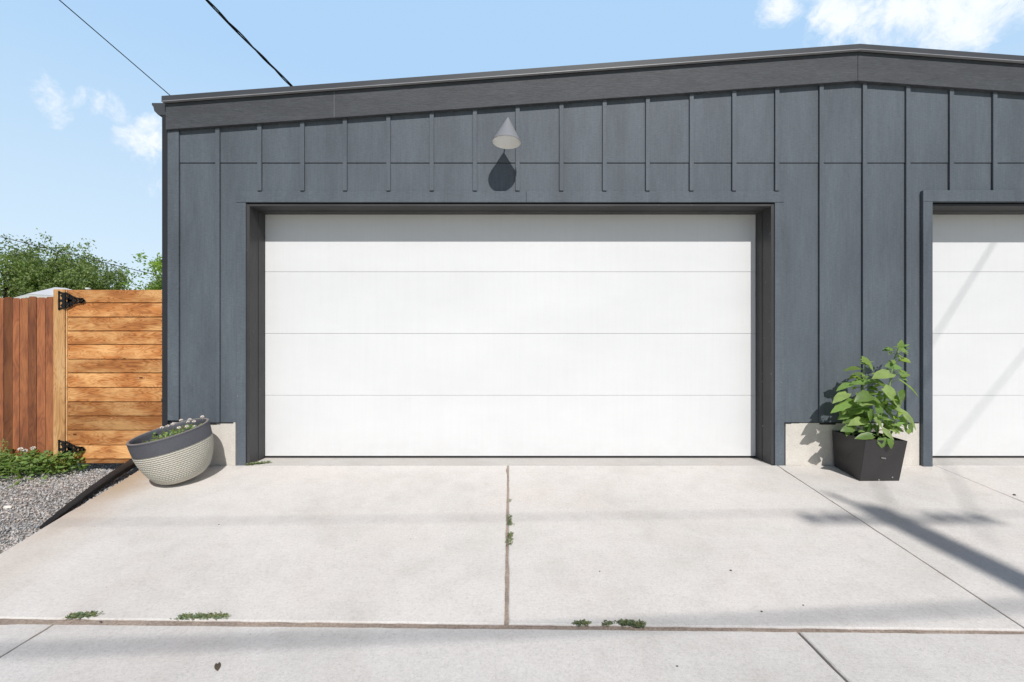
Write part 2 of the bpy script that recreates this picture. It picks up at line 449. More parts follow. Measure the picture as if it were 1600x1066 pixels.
# y of the apron/alley expansion joint as a function of x (it runs very slightly askew)
ya = lambda x: 2.225-.0160*(x+2.2)
ap = lambda x: ya(x)+.012
al = lambda x: ya(x)-.026
drv = MB()
XE = [(-3.42,-3.10), (-.037,-.026), (2.482,2.487), (3.952,3.955), (6.42,6.42), (9.9,9.9)]   # joint x at the wall, at the alley
gaps = [0, .010, .0035, .003, .003, 0]
for i in range(5):
    a, b = XE[i], XE[i+1]; ga, gb = gaps[i], gaps[i+1]
    ytop = D-.002
    if i == 0:
        poly = [(a[0], ytop), (-3.36, 3.9), (-3.24, 3.1), (a[1], ap(a[1])), (b[1]-gb*1.3, ap(b[1])), (b[0]-gb*.7, ytop)]
    else:
        poly = [(a[0]+ga*.8, ytop), (a[1]+ga*1.0, ap(a[1])), (b[1]-gb, ap(b[1])), (b[0]-gb, ytop)]
    slab(drv, poly, zd, .12, .003 if i in (0,1) else .0012, .04, .006 if i < 2 else .003, i*7.7)
o = drv.build('driveway', M['drive']); o['kind'] = 'structure'
alm = MB()
AX = [-8.0,-5.9,-2.252,1.368,5.0,8.6]
za = lambda x, y: -.247-.002*(2.2-y)
for i in range(5):
    if i == 0: continue
    x0, x1 = AX[i]+.007, AX[i+1]-.007
    if i == 1: x0 = -5.9
    slab(alm, [(x0, al(x0)), (x0, -3.0), (x1, -3.0), (x1, al(x1))], za, .13, .003, .04, .006, 40+i*3)
o = alm.build('alley', M['alley']); o['kind'] = 'structure'
# garage floor strip inside the openings and under the doors
floors = []
for (x0, x1) in ((-2.46, 2.43), (3.95, 8.84)):
    fl = MB(); floors.append(fl); slab(fl, [(x0, D+.006), (x1, D+.006), (x1, 6.5), (x0, 6.5)], lambda x,y: .001+.035*max(0, min(y, 4.47)-D)*0 , .10, .0015, .06, .003, x0)
# ------------------------------------------------------------------ the garage
gar = empty('garage', (3.2, D, 0), 'dark blue-grey garage with vertical battens, low gable roof and two white doors', 'garage')
for fl in floors: fl.build('floor', M['floor'], gar)
XL, XR, XP = -3.2, 9.6, 3.2
def fb(x): # fascia bottom height
    return CH+(540-203)/168.7+ (x-XL)*.0706 if x <= XP else CH+(540-203)/168.7+(XP-XL)*.0706-(x-XP)*.0700
def ft(x): # fascia top
    return CH+(540-162.2)/168.7+(x-XL)*.0746 if x <= XP else CH+(540-162.2)/168.7+(XP-XL)*.0746-(x-XP)*.0735
YF = D-.045
OP = [(-2.487, 2.455), (3.904, 8.86)]    # openings in the wall
ZO = CH+(540-316.5)/167.06                # opening top
ZB = CH-(660-540)/167.06                  # siding bottom
ZS = CH+(540-255)/167.06                  # siding seam
# structural wall behind the siding
w = MB()
w.bevelbox(XL+.012, OP[0][0], D+.013, D+.25, -.1, ZO, 0)
w.bevelbox(OP[0][1], OP[1][0], D+.013, D+.25, -.1, ZO, 0)
w.bevelbox(OP[1][1], XR-.012, D+.013, D+.25, -.1, ZO, 0)
w.prism([(XL+.012, ZO+.001), (XR-.012, ZO+.001), (XR-.012, fb(XR)+.05), (XP, fb(XP)+.05), (XL+.012, fb(XL)+.05)], D+.013, D+.25)
for xw in (XL+.012, XR-.132): w.bevelbox(xw, xw+.12, D+.2501, D+7.2, -.1, fb(XL)+.05, 0)
w.prism([(XL+.012, -.1), (XR-.012, -.1), (XR-.012, fb(XR)+.05), (XP, fb(XP)+.05), (XL+.012, fb(XL)+.05)], D+7.2, D+7.35)
w.build('wall', M['siding'], gar)
# siding sheets (thin boards in front) with a seam
BAT = [339.5,405,472,538.6,606.6,674.4,742,808.8,877.4,944.9,1012.4,1081,1147.6,1214.7,1284,1351.7,1419.5,1487.6,1555.4]
BX = [(p-800)/167.9 for p in BAT]
while BX[-1] < XR-.5: BX.append(BX[-1]+.4044)
s = MB()
CW = .098
def top_poly(x0, x1, z0, dz=.02):
    p = [(x0, z0), (x1, z0), (x1, fb(x1)+dz)]
    if x0 < XP < x1: p.append((XP, fb(XP)+dz))
    p.append((x0, fb(x0)+dz)); return p
s.prism(top_poly(XL+.003, XR-.003, ZS+.004), D-.003, D+.012)
ZH = ZO-.003
s.bevelbox(XL+.003, OP[0][0], D, D+.0125, ZB, ZS-.005, 0)
s.bevelbox(OP[0][1], OP[1][0], D, D+.0125, ZB, ZS-.005, 0)
s.bevelbox(OP[1][1], XR-.003, D, D+.0125, ZB, ZS-.005, 0)
for (a, b) in OP: s.bevelbox(a, b, D, D+.0125, ZO, ZS-.005, 0)
s.build('siding', M['siding'], gar)
zf_ = MB().bevelbox(XL+.01, XR-.01, D+.004, D+.0124, ZS-.0049, ZS+.0039, 0).build('seam_flashing', M['metal_dark'], gar)
# battens, each its own board
def blocked(x, z):
    return False
ZC = CH+(540-298.5)/167.6        # top of header casing
for x in BX:
    over = any(a-.13 < x < b+.13 for a, b in OP)
    z0 = (ZC+.001) if over else ZB+R.uniform(-.004,.004)
    if abs(x-3.69) < .06: z0 = ZB   # batten beside the second door
    hw = .0195
    mb = MB()
    mb.prism([(x-hw, z0), (x+hw, z0), (x+hw, fb(x+hw)-.0), (x-hw, fb(x-hw)-.0)], D-.0215, D-.0031)
    o = mb.build('batten', M['siding'], gar)
    bv = o.modifiers.new('b', 'BEVEL'); bv.width = .0022; bv.segments = 2
# corner boards
for (x0, x1) in ((XL-.006, XL+CW), (XR-CW, XR+.006)):
    m_ = MB(); m_.prism([(x0, ZB+.02), (x1, ZB+.02), (x1, fb(x1)), (x0, fb(x0))], D-.0235, D-.0032)
    o = m_.build('corner_board', M['siding'], gar); bv = o.modifiers.new('b', 'BEVEL'); bv.width = .003
# fascia boards
XJ = at(522, 0, YF).x
segs = [(XL-.006, XJ-.0015), (XJ+.0015, XP-.001), (XP+.001, XP+4.2), (XP+4.203, XR+.006)]
for a, b in segs:
    m_ = MB(); m_.prism([(a, fb(a)), (b, fb(b)), (b, ft(b)), (a, ft(a))], YF, D+.011)
    o = m_.build('fascia_board', M['fascia'], gar); bv = o.modifiers.new('b', 'BEVEL'); bv.width = .0025
MB().bevelbox(XJ-.0012, XJ+.0012, YF+.001, D, fb(XJ)+.004, ft(XJ)-.004, 0).build('joint_caulk', M['metal_light'], gar)
# roof: slab, drip edge with worn lip
def strip(name, za_, zb_, y0, y1, mat, xa=XL-.02, xb=XR+.02):
    P = [(xa, ft(XL)-(XL-xa)*.0746+za_), (XP, ft(XP)+za_), (xb, ft(XR)-(xb-XR)*.0735+za_)]
    Q = [(xa, ft(XL)-(XL-xa)*.0746+zb_), (XP, ft(XP)+zb_), (xb, ft(XR)-(xb-XR)*.0735+zb_)]
    m_ = MB(); m_.prism([P[0], P[1], Q[1], Q[0]], y0, y1); m_.prism([P[1], P[2], Q[2], Q[1]], y0, y1)
    return m_.build(name, mat, gar)
strip('roof', .0045, .046, YF-.004, D+7.5, M['roof_metal'])
strip('drip_edge', .007, .055, YF-.030, YF-.0045, M['metal_edge'])
strip('drip_lip', .001, .0068, YF-.034, YF-.0048, M['metal_light'])
# gutter along the left eave, end cap to the front, downspout below
ge = ft(XL)
gp = [(0,0), (-.145,0), (-.145,-.02), (-.132,-.034), (-.122,-.075), (-.085,-.112), (0,-.112)]
gx, gzv = XL-.0075, ge+.018
m_ = MB(); m_.prism([(gx+p[0], gzv+p[1]) for p in gp], D-.02, D-.014)
ring = [(gx+p[0], gzv+p[1]) for p in gp]
inn = [(gx-.004, gzv), (gx-.004,gzv-.108), (gx-.083, gzv-.108), (gx-.118, gzv-.073), (gx-.128, gzv-.032), (gx-.141, gzv-.019), (gx-.141, gzv)]
shell = [ring[0], inn[0], inn[1], inn[2], inn[3], inn[4], inn[5], inn[6], ring[1], ring[2], ring[3], ring[4], ring[5], ring[6]]
m_.prism(shell, D-.0139, D+7.3)
m_.build('gutter', M['metal_edge'], gar)
m_ = MB(); dx = XL-.003
m_.bevelbox(dx-.058, dx-.002, D-.022, D+.05, .14, gzv-.113, .006)
for zz in (.6, 1.9): m_.bevelbox(dx-.0595, dx-.0015, D-.0235, D+.0515, zz, zz+.02, 0)
m_.build('downspout', M['metal_dark'], gar)
MB().bevelbox(XL-.012, XL+.0115, D-.0028, D+.02, .1, fb(XL), 0).build('side_corner_board', M['metal_dark'], gar)
# foundation
for (x0, x1) in ((XL+.02, OP[0][0]-.10), (OP[0][1]+.105, OP[1][0]-.095), (OP[1][1]+.1, XR-.02)):
    fo = MB(); fo.bevelbox(x0, x1, D+.0005, D+.0128, -.13, ZB+.05 if False else ZB-.001, .0)
    o = fo.build('foundation', M['found'], gar)
# torn building-paper edge hanging below the siding
for (x0, x1) in ((XL+.1, OP[0][0]-.10), (OP[0][1]+.09, OP[1][0]-.10)):
    m_ = MB(); x = x0
    while x < x1-.02:
        wd = R.uniform(.05,.22); dz = R.choice([.006,.010,.014,.022,.009]); m_.bevelbox(x, min(x+wd, x1), D-.0022, D-.0002, ZB-dz, ZB-.0002, 0); x += wd+.0005
    m_.build('paper_edge', M['metal_dark'], gar)
# openings: casings, jambs, stops, doors
def casing(ops, proud_side, proud_top, w_):
    a, b = ops
    return a, b
def opening(a, b, proudL, proudR):
    cz0 = -.004
    for (x0, x1, pr) in ((a-w0, a, proudL), (b, b+w0, proudR)):
        o = MB().bevelbox(x0, x1, D-pr, D-.0005, cz0, ZO-.002, .002).build('side_casing', M['siding'], gar)
    pt = .011
    xm = a+(b-a)*.53 if a < 0 else b-.9
    for (x0, x1) in ((a-w0, xm-.001), (xm+.001, b+w0)):
        y0 = D-max(pt, proudL) if (proudL > .02) else D-pt
        o = MB().bevelbox(x0, x1, y0, D-.0005, ZO-.0012, ZC, .002).build('header_casing', M['siding'], gar)
    # jamb boards: front edge shows, face runs back to the door
    jt = .030; yj0 = D+.004; yj1 = D+.30
    MB().bevelbox(a+.0005, a+jt, yj0, yj1, .002, ZO-.0005-.012, .002).build('jamb', M['jamb'], gar)
    MB().bevelbox(b-jt, b-.0005, yj0, yj1, .002, ZO-.0005-.012, .002).build('jamb', M['jamb'], gar)
    MB().bevelbox(a+jt+.0005, b-jt-.0005, yj0, yj1, ZO-.034, ZO-.0125, .002).build('head_jamb', M['jamb'], gar)
    # stops
    st = .004
    for (x0, x1) in ((a+jt+.0005, a+jt+st), (b-jt-st, b-jt-.0005)):
        MB().bevelbox(x0, x1, D+.15, D+.258, .004, ZO-.035, .002).build('door_stop', M['jamb'], gar)
    MB().bevelbox(a+jt+st+.001, b-jt-st-.001, D+.15, D+.258, ZO-.035-st, ZO-.0345, .002).build('door_stop', M['jamb'], gar)
    # sectional door
    yd = D+.265
    dp = MB(); zb_ = .006
    zs = [zb_+.014]+[CH-(p-540)/157.1 for p in (618,521.5,425)]+[2.47]
    x0, x1 = a+jt+.0015, b-jt-.0015
    door = None
    for i in range(4):
        q = MB(); q.bevelbox(x0, x1, yd, yd+.045, zs[i]+.0010, zs[i+1]-.0010, .0025)
        if door is None:
            door = q.build('garage_door', M['door'], gar)
        else:
            q.build('door_section', M['door'], door)
    MB().bevelbox(x0, x1, yd+.006, yd+.044, zb_-.004, zb_+.0135, .002).build('bottom_seal', M['rubber'], door)
    MB().bevelbox(x0, x1, yd+.0475, yd+.055, zb_, 2.5, 0).build('door_backing', M['metal_dark'], door)
w0 = .088
opening(OP[0][0], OP[0][1], .0075, .0075)
opening(OP[1][0], OP[1][1], .034, .034)

# ------------------------------------------------------------------ wall lamp
lamp = empty('wall_lamp', (-.03, D, 3.09), 'small grey cone wall lamp with white inside above the first garage door', 'lamp')
apex = Vector((-.036, 3.973, 3.143)); rimc = Vector((-.048, 3.968, 2.918))
ax = (apex-rimc); Hh = ax.length; q = Vector((0,0,1)).rotation_difference(ax.normalized()).to_matrix()
rr = .127
prof = [(rr,0), (rr+.0015,.003), (.012, Hh-.012), (.006,Hh-.003), (.001, Hh)]
inner = [(.002, Hh-.012), (.010, Hh-.022), (rr-.004, .004), (rr-.0015, 0)]
shade = MB(); shade.lathe(prof[::1]+[(0.0005,Hh)], rimc, 64, rot=q); shade.F.pop(-2)
o = shade.build('lamp_shade', M['lamp_out'], lamp, smooth=True, autosmooth=True)
si = MB(); si.lathe(inner, rimc, 64, rot=q); si.F.pop(-1)
# annulus closing the rim
n0 = len(si.V)
si.build('shade_lining', M['lamp_in'], o, smooth=True, autosmooth=True)
bl = MB(); bl.lathe([(.004,.09),(.022,.095),(.030,.115),(.028,.14),(.018,.165),(.018,.19)], rimc, 24, rot=q); bl.build('bulb', M['bulb'], lamp, smooth=True)
arm = MB(); arm.tube([apex+Vector((.001,.006,-.02)), Vector((-.036, 4.06, 3.150)), Vector((-.033, D-.004, 3.150))], .006, 10); arm.build('arm', M['metal_dark'], lamp, smooth=True)
bp = MB(); bp.lathe([(.03,0),(.03,.012),(.026,.016),(.001,.016)], (-.033, D-.0032, 3.120), 32, rot=Matrix.Rotation(PI/2, 3, 'X')); bp.build('back_plate', M['metal_dark'], lamp, autosmooth=True)

# ------------------------------------------------------------------ wooden gate and fence
YG = 4.20
gate = empty('wooden_gate', (at(180,0,YG).x, YG, 0), 'varnished cedar gate of horizontal boards with two black strap hinges', 'gate')
def gx_(p): return (p-800)/F*YG
def gzz(p): return CH+(540-p)/F*YG
GB = [453,474,496.2,518,538.8,562,583.6,606.3,628.8,650.9,672.9,696.3,718]
bp = MB()
tones = [.52,.75,.55,.66,.82,.45,.80,.62,.30,.22,.50,.78]
for i in range(12):
    za0, za1 = gzz(GB[i+1]), gzz(GB[i])
    gap = R.uniform(.0045,.0075)
    yo = R.uniform(-.003,.003)
    bp.bevelbox(gx_(105.5), XL-.066, YG+yo, YG+.019+yo, za0+gap, za1-.001, .003, c=(tones[i], R.random(), R.random()))
bp.bevelbox(gx_(107), XL-.068, YG+.013, YG+.0165, gzz(723), gzz(454.5), 0, c=(.02,.5,.5))  # added dark backing sheet so the gaps between boards read as shade
for i in range(12):
    zm=(gzz(GB[i+1])+gzz(GB[i]))/2
    for xx in (gx_(108.5), XL-.085):
        for dz in (-.03,.032): bp.lathe([(.0035,0),(.003,.0012),(.0004,.0012)], (xx+R.uniform(-.004,.004), YG-.0005, zm+dz), 8, c=(0,0,0), mi=1, rot=Matrix.Rotation(PI/2, 3, 'X'))
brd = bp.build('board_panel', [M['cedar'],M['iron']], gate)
MB().bevelbox(gx_(103.2)+.001, gx_(105.3), YG-.004, YG+.06, gzz(735), gzz(452.5), .002, c=(.9,.1,.3)).build('edge_stile', M['cedar_v'], gate)
MB().bevelbox(gx_(105.6), XL-.066, YG-.002, YG+.02, gzz(724), gzz(718.3), .002, c=(.2,.6,.9)).build('bottom_rail', M['cedar'], gate)
for zc in (.13,.80,1.50):
    bb = MB(); bb.bevelbox(gx_(106), XL-.067, YG+.024, YG+.06, zc-.045, zc+.045, .003, c=(.4,.5,zc*.3)); bb.build('back_rail', M['cedar'], gate)
# ornate strap hinges: outline with pierced holes
def hinge(cx, zc):
    k = YG/F
    def P(u, v): return (cx+u*k, zc+v*k)     # u,v in photo px relative to the hinge pin
    yh = YG-.012
    m_ = MB(); th = .006
    def bar(pts, w_):
        for (p0, p1) in zip(pts[:-1], pts[1:]):
            a = Vector(P(*p0)); b = Vector(P(*p1)); d = (b-a).normalized(); n_ = Vector((-d.y, d.x))*w_*k/2; e = d*w_*k*.3
            m_.prism([tuple(a-n_-e), tuple(b-n_+e), tuple(b+n_+e), tuple(a+n_-e)], yh-th, yh+.0)
            m_.V[-8:] = m_.V[-8:]
    # post leaf (a pierced rectangle left of the pin)
    m2 = m_
    bar([(-9,-14), (-9,14)], 2.4); bar([(-9,13),(-2,11)], 2.6); bar([(-9,-13),(-2,-11)], 2.6); bar([(-9,0),(-2,0)], 3.5); bar([(-5.5,8),(-2,4)],2.4); bar([(-5.5,-8),(-2,-4)],2.4)
    m_.bevelbox(cx-3.2*k, cx+1.2*k, yh-.014, yh+.001, zc-12.5*k, zc+12.5*k, .003)
    # strap
    bar([(1,12),(8,8.5),(16,4.0),(24,2.6),(28,2.8)], 2.4); bar([(1,-12),(8,-8.5),(16,-4.0),(24,-2.6),(28,-2.8)], 2.4)
    bar([(1,6),(8,0),(1,-6)], 3.2); bar([(6,7),(6,-7)],2.4); bar([(10,6),(10,-6)], 2.6); bar([(8,0),(16,0)], 3.2); bar([(17,3),(17,-3)], 2.4); bar([(23,2.5),(23,-2.5)], 2.4)
    bar([(26,3),(30.5,0),(26,-3)], 2.2); bar([(28,0),(30,0)], 2.5)
    o = m_.build('hinge', M['iron'], gate)
    for (u, v) in ((-9,11),(-9,-11),(-9,0),(6,7),(6,-7),(17,0),(28,0)):
        X, Z = P(u, v); b_ = MB(); b_.lathe([(.006,0),(.006,.003),(.003,.005),(.0005,.005)], (X, yh-th, Z), 10, rot=Matrix.Rotation(PI/2, 3, 'X')); b_.build('bolt', M['iron'], o)
hinge(gx_(103.8), gzz(470)); hinge(gx_(103.8), gzz(701.5))

fence = empty('picket_fence', (-4.6, 4.28, 0), 'red-brown stained wooden picket fence left of the cedar gate', 'fence')
YFc = 4.27
pk = MB(); x = (85.2-800)/F*YFc - .0865
i = 0
while x > -11.5:
    w_ = R.uniform(.080,.088)*(1 if R.random() > .3 else .85); top = CH+(540-R.uniform(463.2,466))/F*YFc; ch = .016
    yo = R.uniform(-.003,.003)
    w_-=.0035; poly = [(x+.0865-w_, -.14), (x+.0865-.002, -.14), (x+.0865-.002, top-ch), (x+.0865-.002-ch, top), (x+.0865-w_+ch, top), (x+.0865-w_, top-ch)]
    pk.prism(poly, YFc+yo, YFc+.016+yo, c=(R.random(), R.random(), R.random())); x -= w_+.0035; i += 1
pk.build('pickets', M['redwood'], fence)
for zc in (.2, .8, 1.4): MB().bevelbox(-11.4, -4.27, YFc+.021, YFc+.06, zc-.045, zc+.045, .003, c=(.3,.3,zc)).build('rail', M['redwood'], fence)
post = MB().bevelbox(gx_(84.6), gx_(102.4), YG-.012, YG+.078, -.22, gzz(452.2), .005, c=(.62,.4,.2)).build('gate_post', M['cedar_v'], fence)
post['label'] = 'new pale cedar post carrying the gate hinges'

# ------------------------------------------------------------------ gravel bed
gzb = lambda y: zd(0,y)-.035-.030*min(1,max(0,(y-3.7)/.4)) if y < D else -.065
def edge_x(y): # slab free edge
    P = [(2.20,-3.10),(3.1,-3.24),(3.9,-3.36),(4.19,-3.42),(6,-3.3)]
    for (a, xa), (b, xb) in zip(P[:-1], P[1:]):
        if a <= y <= b: return xa+(xb-xa)*(y-a)/(b-a)
    return -3.1
V=[];Fc=[]; ys=[1.95,2.2,2.6,3.0,3.4,3.8,4.19,6.0]
for y in ys: V += [(-7, y, gzb(y)-.004), (-3.05 if y < 4.18 else XL-.08+.02*0, y, gzb(y)-.004)]
for i in range(len(ys)-1): Fc.append((2*i,2*i+1,2*i+3,2*i+2))
o = obj('gravel_bed', V, Fc, M['gravel_base']); o['kind']='structure'
rng = np.random.default_rng(3)
def stones(n, dens_fn):
    base = np.array([[1,0,0],[0,1,0],[-1,0,0],[0,-1,0],[0,0,1],[0,0,-1],[.62,.62,.45],[-.62,.6,.4],[-.6,-.62,.42],[.6,-.6,.45]], float)
    tri = [(4,6,1),(4,1,7),(4,7,2),(4,2,8),(4,8,3),(4,3,9),(4,9,0),(4,0,6),(6,0,5),(6,5,1),(7,1,5),(7,5,2),(8,2,5),(8,5,3),(9,3,5),(9,5,0)]
    VV=[];FF=[];CC=[]; k=0
    while k < n:
        y = 2.15+rng.random()**.8*2.45; ex = edge_x(min(y,4.18))-.012 if y < 4.2 else -3.28
        x = ex-rng.random()**1.3*3.2
        r = rng.uniform(.0038,.0085)*(1.35 if rng.random()<.08 else 1)
        if x+r > ex: continue
        if y > 4.19 and x < -4.28: continue
        an = rng.random(3)*6.28
        Rm = np.array(Matrix.Rotation(an[0],3,'X') @ Matrix.Rotation(an[1],3,'Y') @ Matrix.Rotation(an[2],3,'Z'))
        b = base*(1+rng.uniform(-.25,.25,(10,3)))*np.array([1.15,.9,.7])*r
        p = b@Rm.T+np.array([x,y,gzb(y)+r*.35+rng.random()*.006])
        VV.append(p); FF += [(a+k*10,b_+k*10,c+k*10) for a,b_,c in tri]
        t = rng.choice([.27,.37,.46,.54,.62], p=[.13,.29,.32,.20,.06]); w_=rng.uniform(-.04,.18)
        CC.append(np.tile([t*(1+w_),t,t*(1-w_*.8)],(10,1))); k += 1
    return np.concatenate(VV), FF, np.concatenate(CC)
V_, F_, C_ = stones(26000, None)
o = obj('gravel', V_, F_, M['stone'], cols=C_)
props(o, 'loose grey crushed gravel between fence and driveway', 'gravel', kind='stuff')
# a few odd stones on the gravel
wst = MB(); 
def rock(c, r, sc=(1,1,.7), col=(.7,.68,.64), seed=0):
    bm = bmesh.new(); bmesh.ops.create_icosphere(bm, subdivisions=2, radius=1)
    for v in bm.verts:
        d = 1+.35*mn.noise(v.co*1.4+Vector((seed,0,0)))
        v.co = Vector((v.co.x*sc[0], v.co.y*sc[1], v.co.z*sc[2]))*r*d+Vector(c)
    bm.verts.index_update(); V=[v.co.copy() for v in bm.verts]; Fq=[[v.index for v in f.verts] for f in bm.faces]; bm.free(); return V, Fq, col
V, Fq, c = rock((-3.86, 3.43, gzb(3.43)+.012), .03, (1.2,.6,.4), (.72,.68,.62), 3)
props(obj('stone', V, Fq, M['stone'], cols=[c]*len(V)), 'pale flat stone lying alone on the grey gravel', 'stone')

# drain sleeve lying along the slab edge
sl = MB(); pts=[]; 
A = Vector((-3.555, 4.24, .025)); B = Vector((-3.265, 3.12, gzb(3.12)+.020))
n=26; rings=[]
for i in range(n+1):
    t=i/n; p=A.lerp(B,t)+Vector((-.015*math.sin(t*PI),0,.012*math.sin(t*PI*1.0)))
    w_=.046*(1-t)+.024*t; h=.036*(1-t)+.014*t
    w_+= .0022*math.sin(i*2.1)+.0018*mn.noise(Vector((i*.9,0,0))); 
    d=(B-A).normalized(); s_=Vector((d.y,-d.x,0)).normalized()
    for k in range(12):
        a=2*PI*k/12; cx_=math.copysign(abs(math.cos(a))**.6, math.cos(a)); sz=math.copysign(abs(math.sin(a))**.6, math.sin(a))
        jit=1+.06*mn.noise(Vector((i*1.3,k*2.1,7)))
        rings.append(p+s_*w_*cx_*jit+Vector((0,0,h*sz*jit)))
Fq=[]
for i in range(n):
    for k in range(12): Fq.append((i*12+k,i*12+(k+1)%12,(i+1)*12+(k+1)%12,(i+1)*12+k))
Fq.append(tuple(range(12))[::-1]); Fq.append(tuple(range(n*12,(n+1)*12)))
props(obj('drain_sleeve', rings, Fq, M['extension'], smooth=True, autosmooth=True), 'long flattened black drain sleeve lying on gravel along the driveway edge', 'drain pipe')

# ------------------------------------------------------------------ round planter
gp_ = Vector((-2.82, 3.86, gz(3.86)))
planter = empty('round_planter', gp_, 'tilted round planter with beige woven sides and charcoal rim', 'planter')
tilt = Matrix.Rotation(math.radians(-10.5), 3, 'Y') @ Matrix.Rotation(math.radians(10.0), 3, 'X')
Hp = .415; Rp = .280
def prof_r(t): # t 0..1 up the wall
    return .125+(Rp-.125)*(1-(1-t)**2.1)**.60 if t > 0 else .125
SEG = 384; ROW = 130
V=[];Fq=[]
basez = .028
tb = .735
for j in range(ROW+1):
    t=j/ROW*tb; z=t*Hp; r0=prof_r(t)
    row=int(t*Hp/.0175); fr=(t*Hp/.0175)%1
    for k in range(SEG):
        a=2*PI*k/SEG; u=(k/SEG*64+(.5 if row%2 else 0)+.55*mn.noise(Vector((k/SEG*14,row*.9,2))))%1
        b_=math.sin(PI*min(1,max(0,fr)))*(.45+.55*math.sin(PI*u)**.7)
        r=r0+.0105*b_*(1 if t>.10 else t/.10)
        V.append(tilt@Vector((r*math.cos(a),r*math.sin(a),z))+gp_+Vector((0,0,basez)))
for j in range(ROW):
    for k in range(SEG):
        k2=(k+1)%SEG; Fq.append((j*SEG+k,j*SEG+k2,(j+1)*SEG+k2,(j+1)*SEG+k))
Fq.append(tuple(range(SEG))[::-1])
obj('woven_body', V, Fq, M['pot_beige'], planter, smooth=True)
band = MB(); pr=[]
for j in range(9):
    t=tb-.012+(1-tb+.012)*j/8; pr.append((prof_r(t)+.006, t*Hp))
pr += [(Rp+.009, Hp+.004), (Rp+.006, Hp+.010), (Rp-.010, Hp+.010), (Rp-.016, Hp+.003)]
for j in range(6): t=.98-.06*j; pr.append((prof_r(t)-.018, t*Hp))
band.lathe(pr, gp_+Vector((0,0,basez)), 96, rot=tilt); band.F.pop(-1); band.F.pop(-1)
band.build('rim_band', M['pot_rim'], planter, smooth=True, autosmooth=True)
lip=MB(); lip.lathe([(Rp-.0115,Hp+.0104),(Rp-.0105,Hp+.0135),(Rp+.002,Hp+.0138),(Rp+.0068,Hp+.0108)], gp_+Vector((0,0,basez)), 96, rot=tilt); lip.F.pop(-1); lip.F.pop(-1); lip.build('lip', M['pot_lip'], planter, smooth=True)
so = MB(); pr=[(prof_r(.80)-.019,.775*Hp),(.19,.80*Hp),(.09,.83*Hp),(.01,.82*Hp)]
so.lathe(pr, gp_+Vector((0,0,basez)), 64, rot=tilt)
for i,v in enumerate(so.V): so.V[i]=v+Vector((0,0,.012*mn.noise(v*14)))
so.build('soil', M['soil'], planter, smooth=True)

# ------------------------------------------------------------------ foliage helpers
def leaf_verts(base, dirn, up, ln, wd, curl=.25, fold=.25, n=5, heart=True):
    dirn=dirn.normalized(); side=dirn.cross(up)
    if side.length<1e-4: side=Vector((1,0,0))
    side.normalize(); nrm=side.cross(dirn).normalized()
    V=[];Fq=[]; ph=R.uniform(0,6.28)
    for i in range(n+1):
        t=i/n
        w_ = (1+(.10*math.sin(ph+i*2.6) if n>=6 else 0))*(math.sin(PI*min(1,(t*.93+.07))**.62))**.8 if heart else math.sin(PI*(t*.96+.02))**.7
        w_*=wd/2
        if i==n: w_=0.0008
        c=base+dirn*ln*t-nrm*(curl*ln*t*t)
        back = -dirn*ln*.10 if (heart and i==0) else Vector()
        wv=1+.0
        V+= [c-side*w_+nrm*fold*w_+back, c, c+side*w_+nrm*fold*w_+back]
    for i in range(n):
        a=i*3; Fq+=[(a,a+1,a+4,a+3),(a+1,a+2,a+5,a+4)]
    return V,Fq
def rv(rr_, z=True): return Vector((rr_.gauss(0,1), rr_.gauss(0,1), rr_.gauss(0,1)))
def shade_c(rr_, lo=.75, hi=1.25, warm=.12):
    v=rr_.uniform(lo,hi); w_=rr_.uniform(-warm,warm); return (v*(1+w_), v, v*(1-w_))

# square planter
sqp = empty('square_planter', (3.15, 4.0, gz(4.0)), 'square charcoal plastic planter standing between the two garage doors', 'planter')
b4=[Vector((2.98,3.84,gz(3.84)+.001)),Vector((3.325,3.845,gz(3.84)+.001)),Vector((3.33,4.165,gz(4.16)+.002)),Vector((2.995,4.165,gz(4.16)+.002))]
t4=[Vector((2.957,3.745,.330)),Vector((3.335,3.775,.315)),Vector((3.36,4.14,.325)),Vector((2.955,4.14,.338))]
cc=sum(t4,Vector())/4
ti=[p+(cc-p)*.075 for p in t4]; li=[p-Vector((0,0,.04)) for p in ti]
bi=[b.lerp(t,.83)+(cc-t)*.07 for b,t in zip(b4,t4)]
tl=[p+(p-cc)*.0+Vector((0,0,0)) for p in t4]
V=b4+t4+ti+bi; Fq=[(3,2,1,0)]
for i in range(4):
    j=(i+1)%4; Fq+=[(i,j,4+j,4+i),(4+i,4+j,8+j,8+i),(8+i,8+j,12+j,12+i)]
o=obj('pot_body', V, Fq, M['box_pot'], sqp); bv=o.modifiers.new('b','BEVEL'); bv.width=.004; bv.segments=2
V=[p+Vector((0,0,-.01)) for p in bi]
n_=8; VV=[];FF=[]
for i in range(n_+1):
    for j in range(n_+1):
        p=(bi[0].lerp(bi[1],i/n_)).lerp(bi[3].lerp(bi[2],i/n_),j/n_)
        VV.append(p+Vector((0,0,.012*mn.noise(p*30))))
for i in range(n_):
    for j in range(n_): a=i*(n_+1)+j; FF.append((a,a+n_+1,a+n_+2,a+1))
obj('soil', VV, FF, M['soil'], sqp, smooth=True)
mk=MB()  # pale marks; the row of four stands for a small unreadable logo
fn=(b4[1]-b4[0]).normalized(); fu=(t4[0]-b4[0]).normalized()
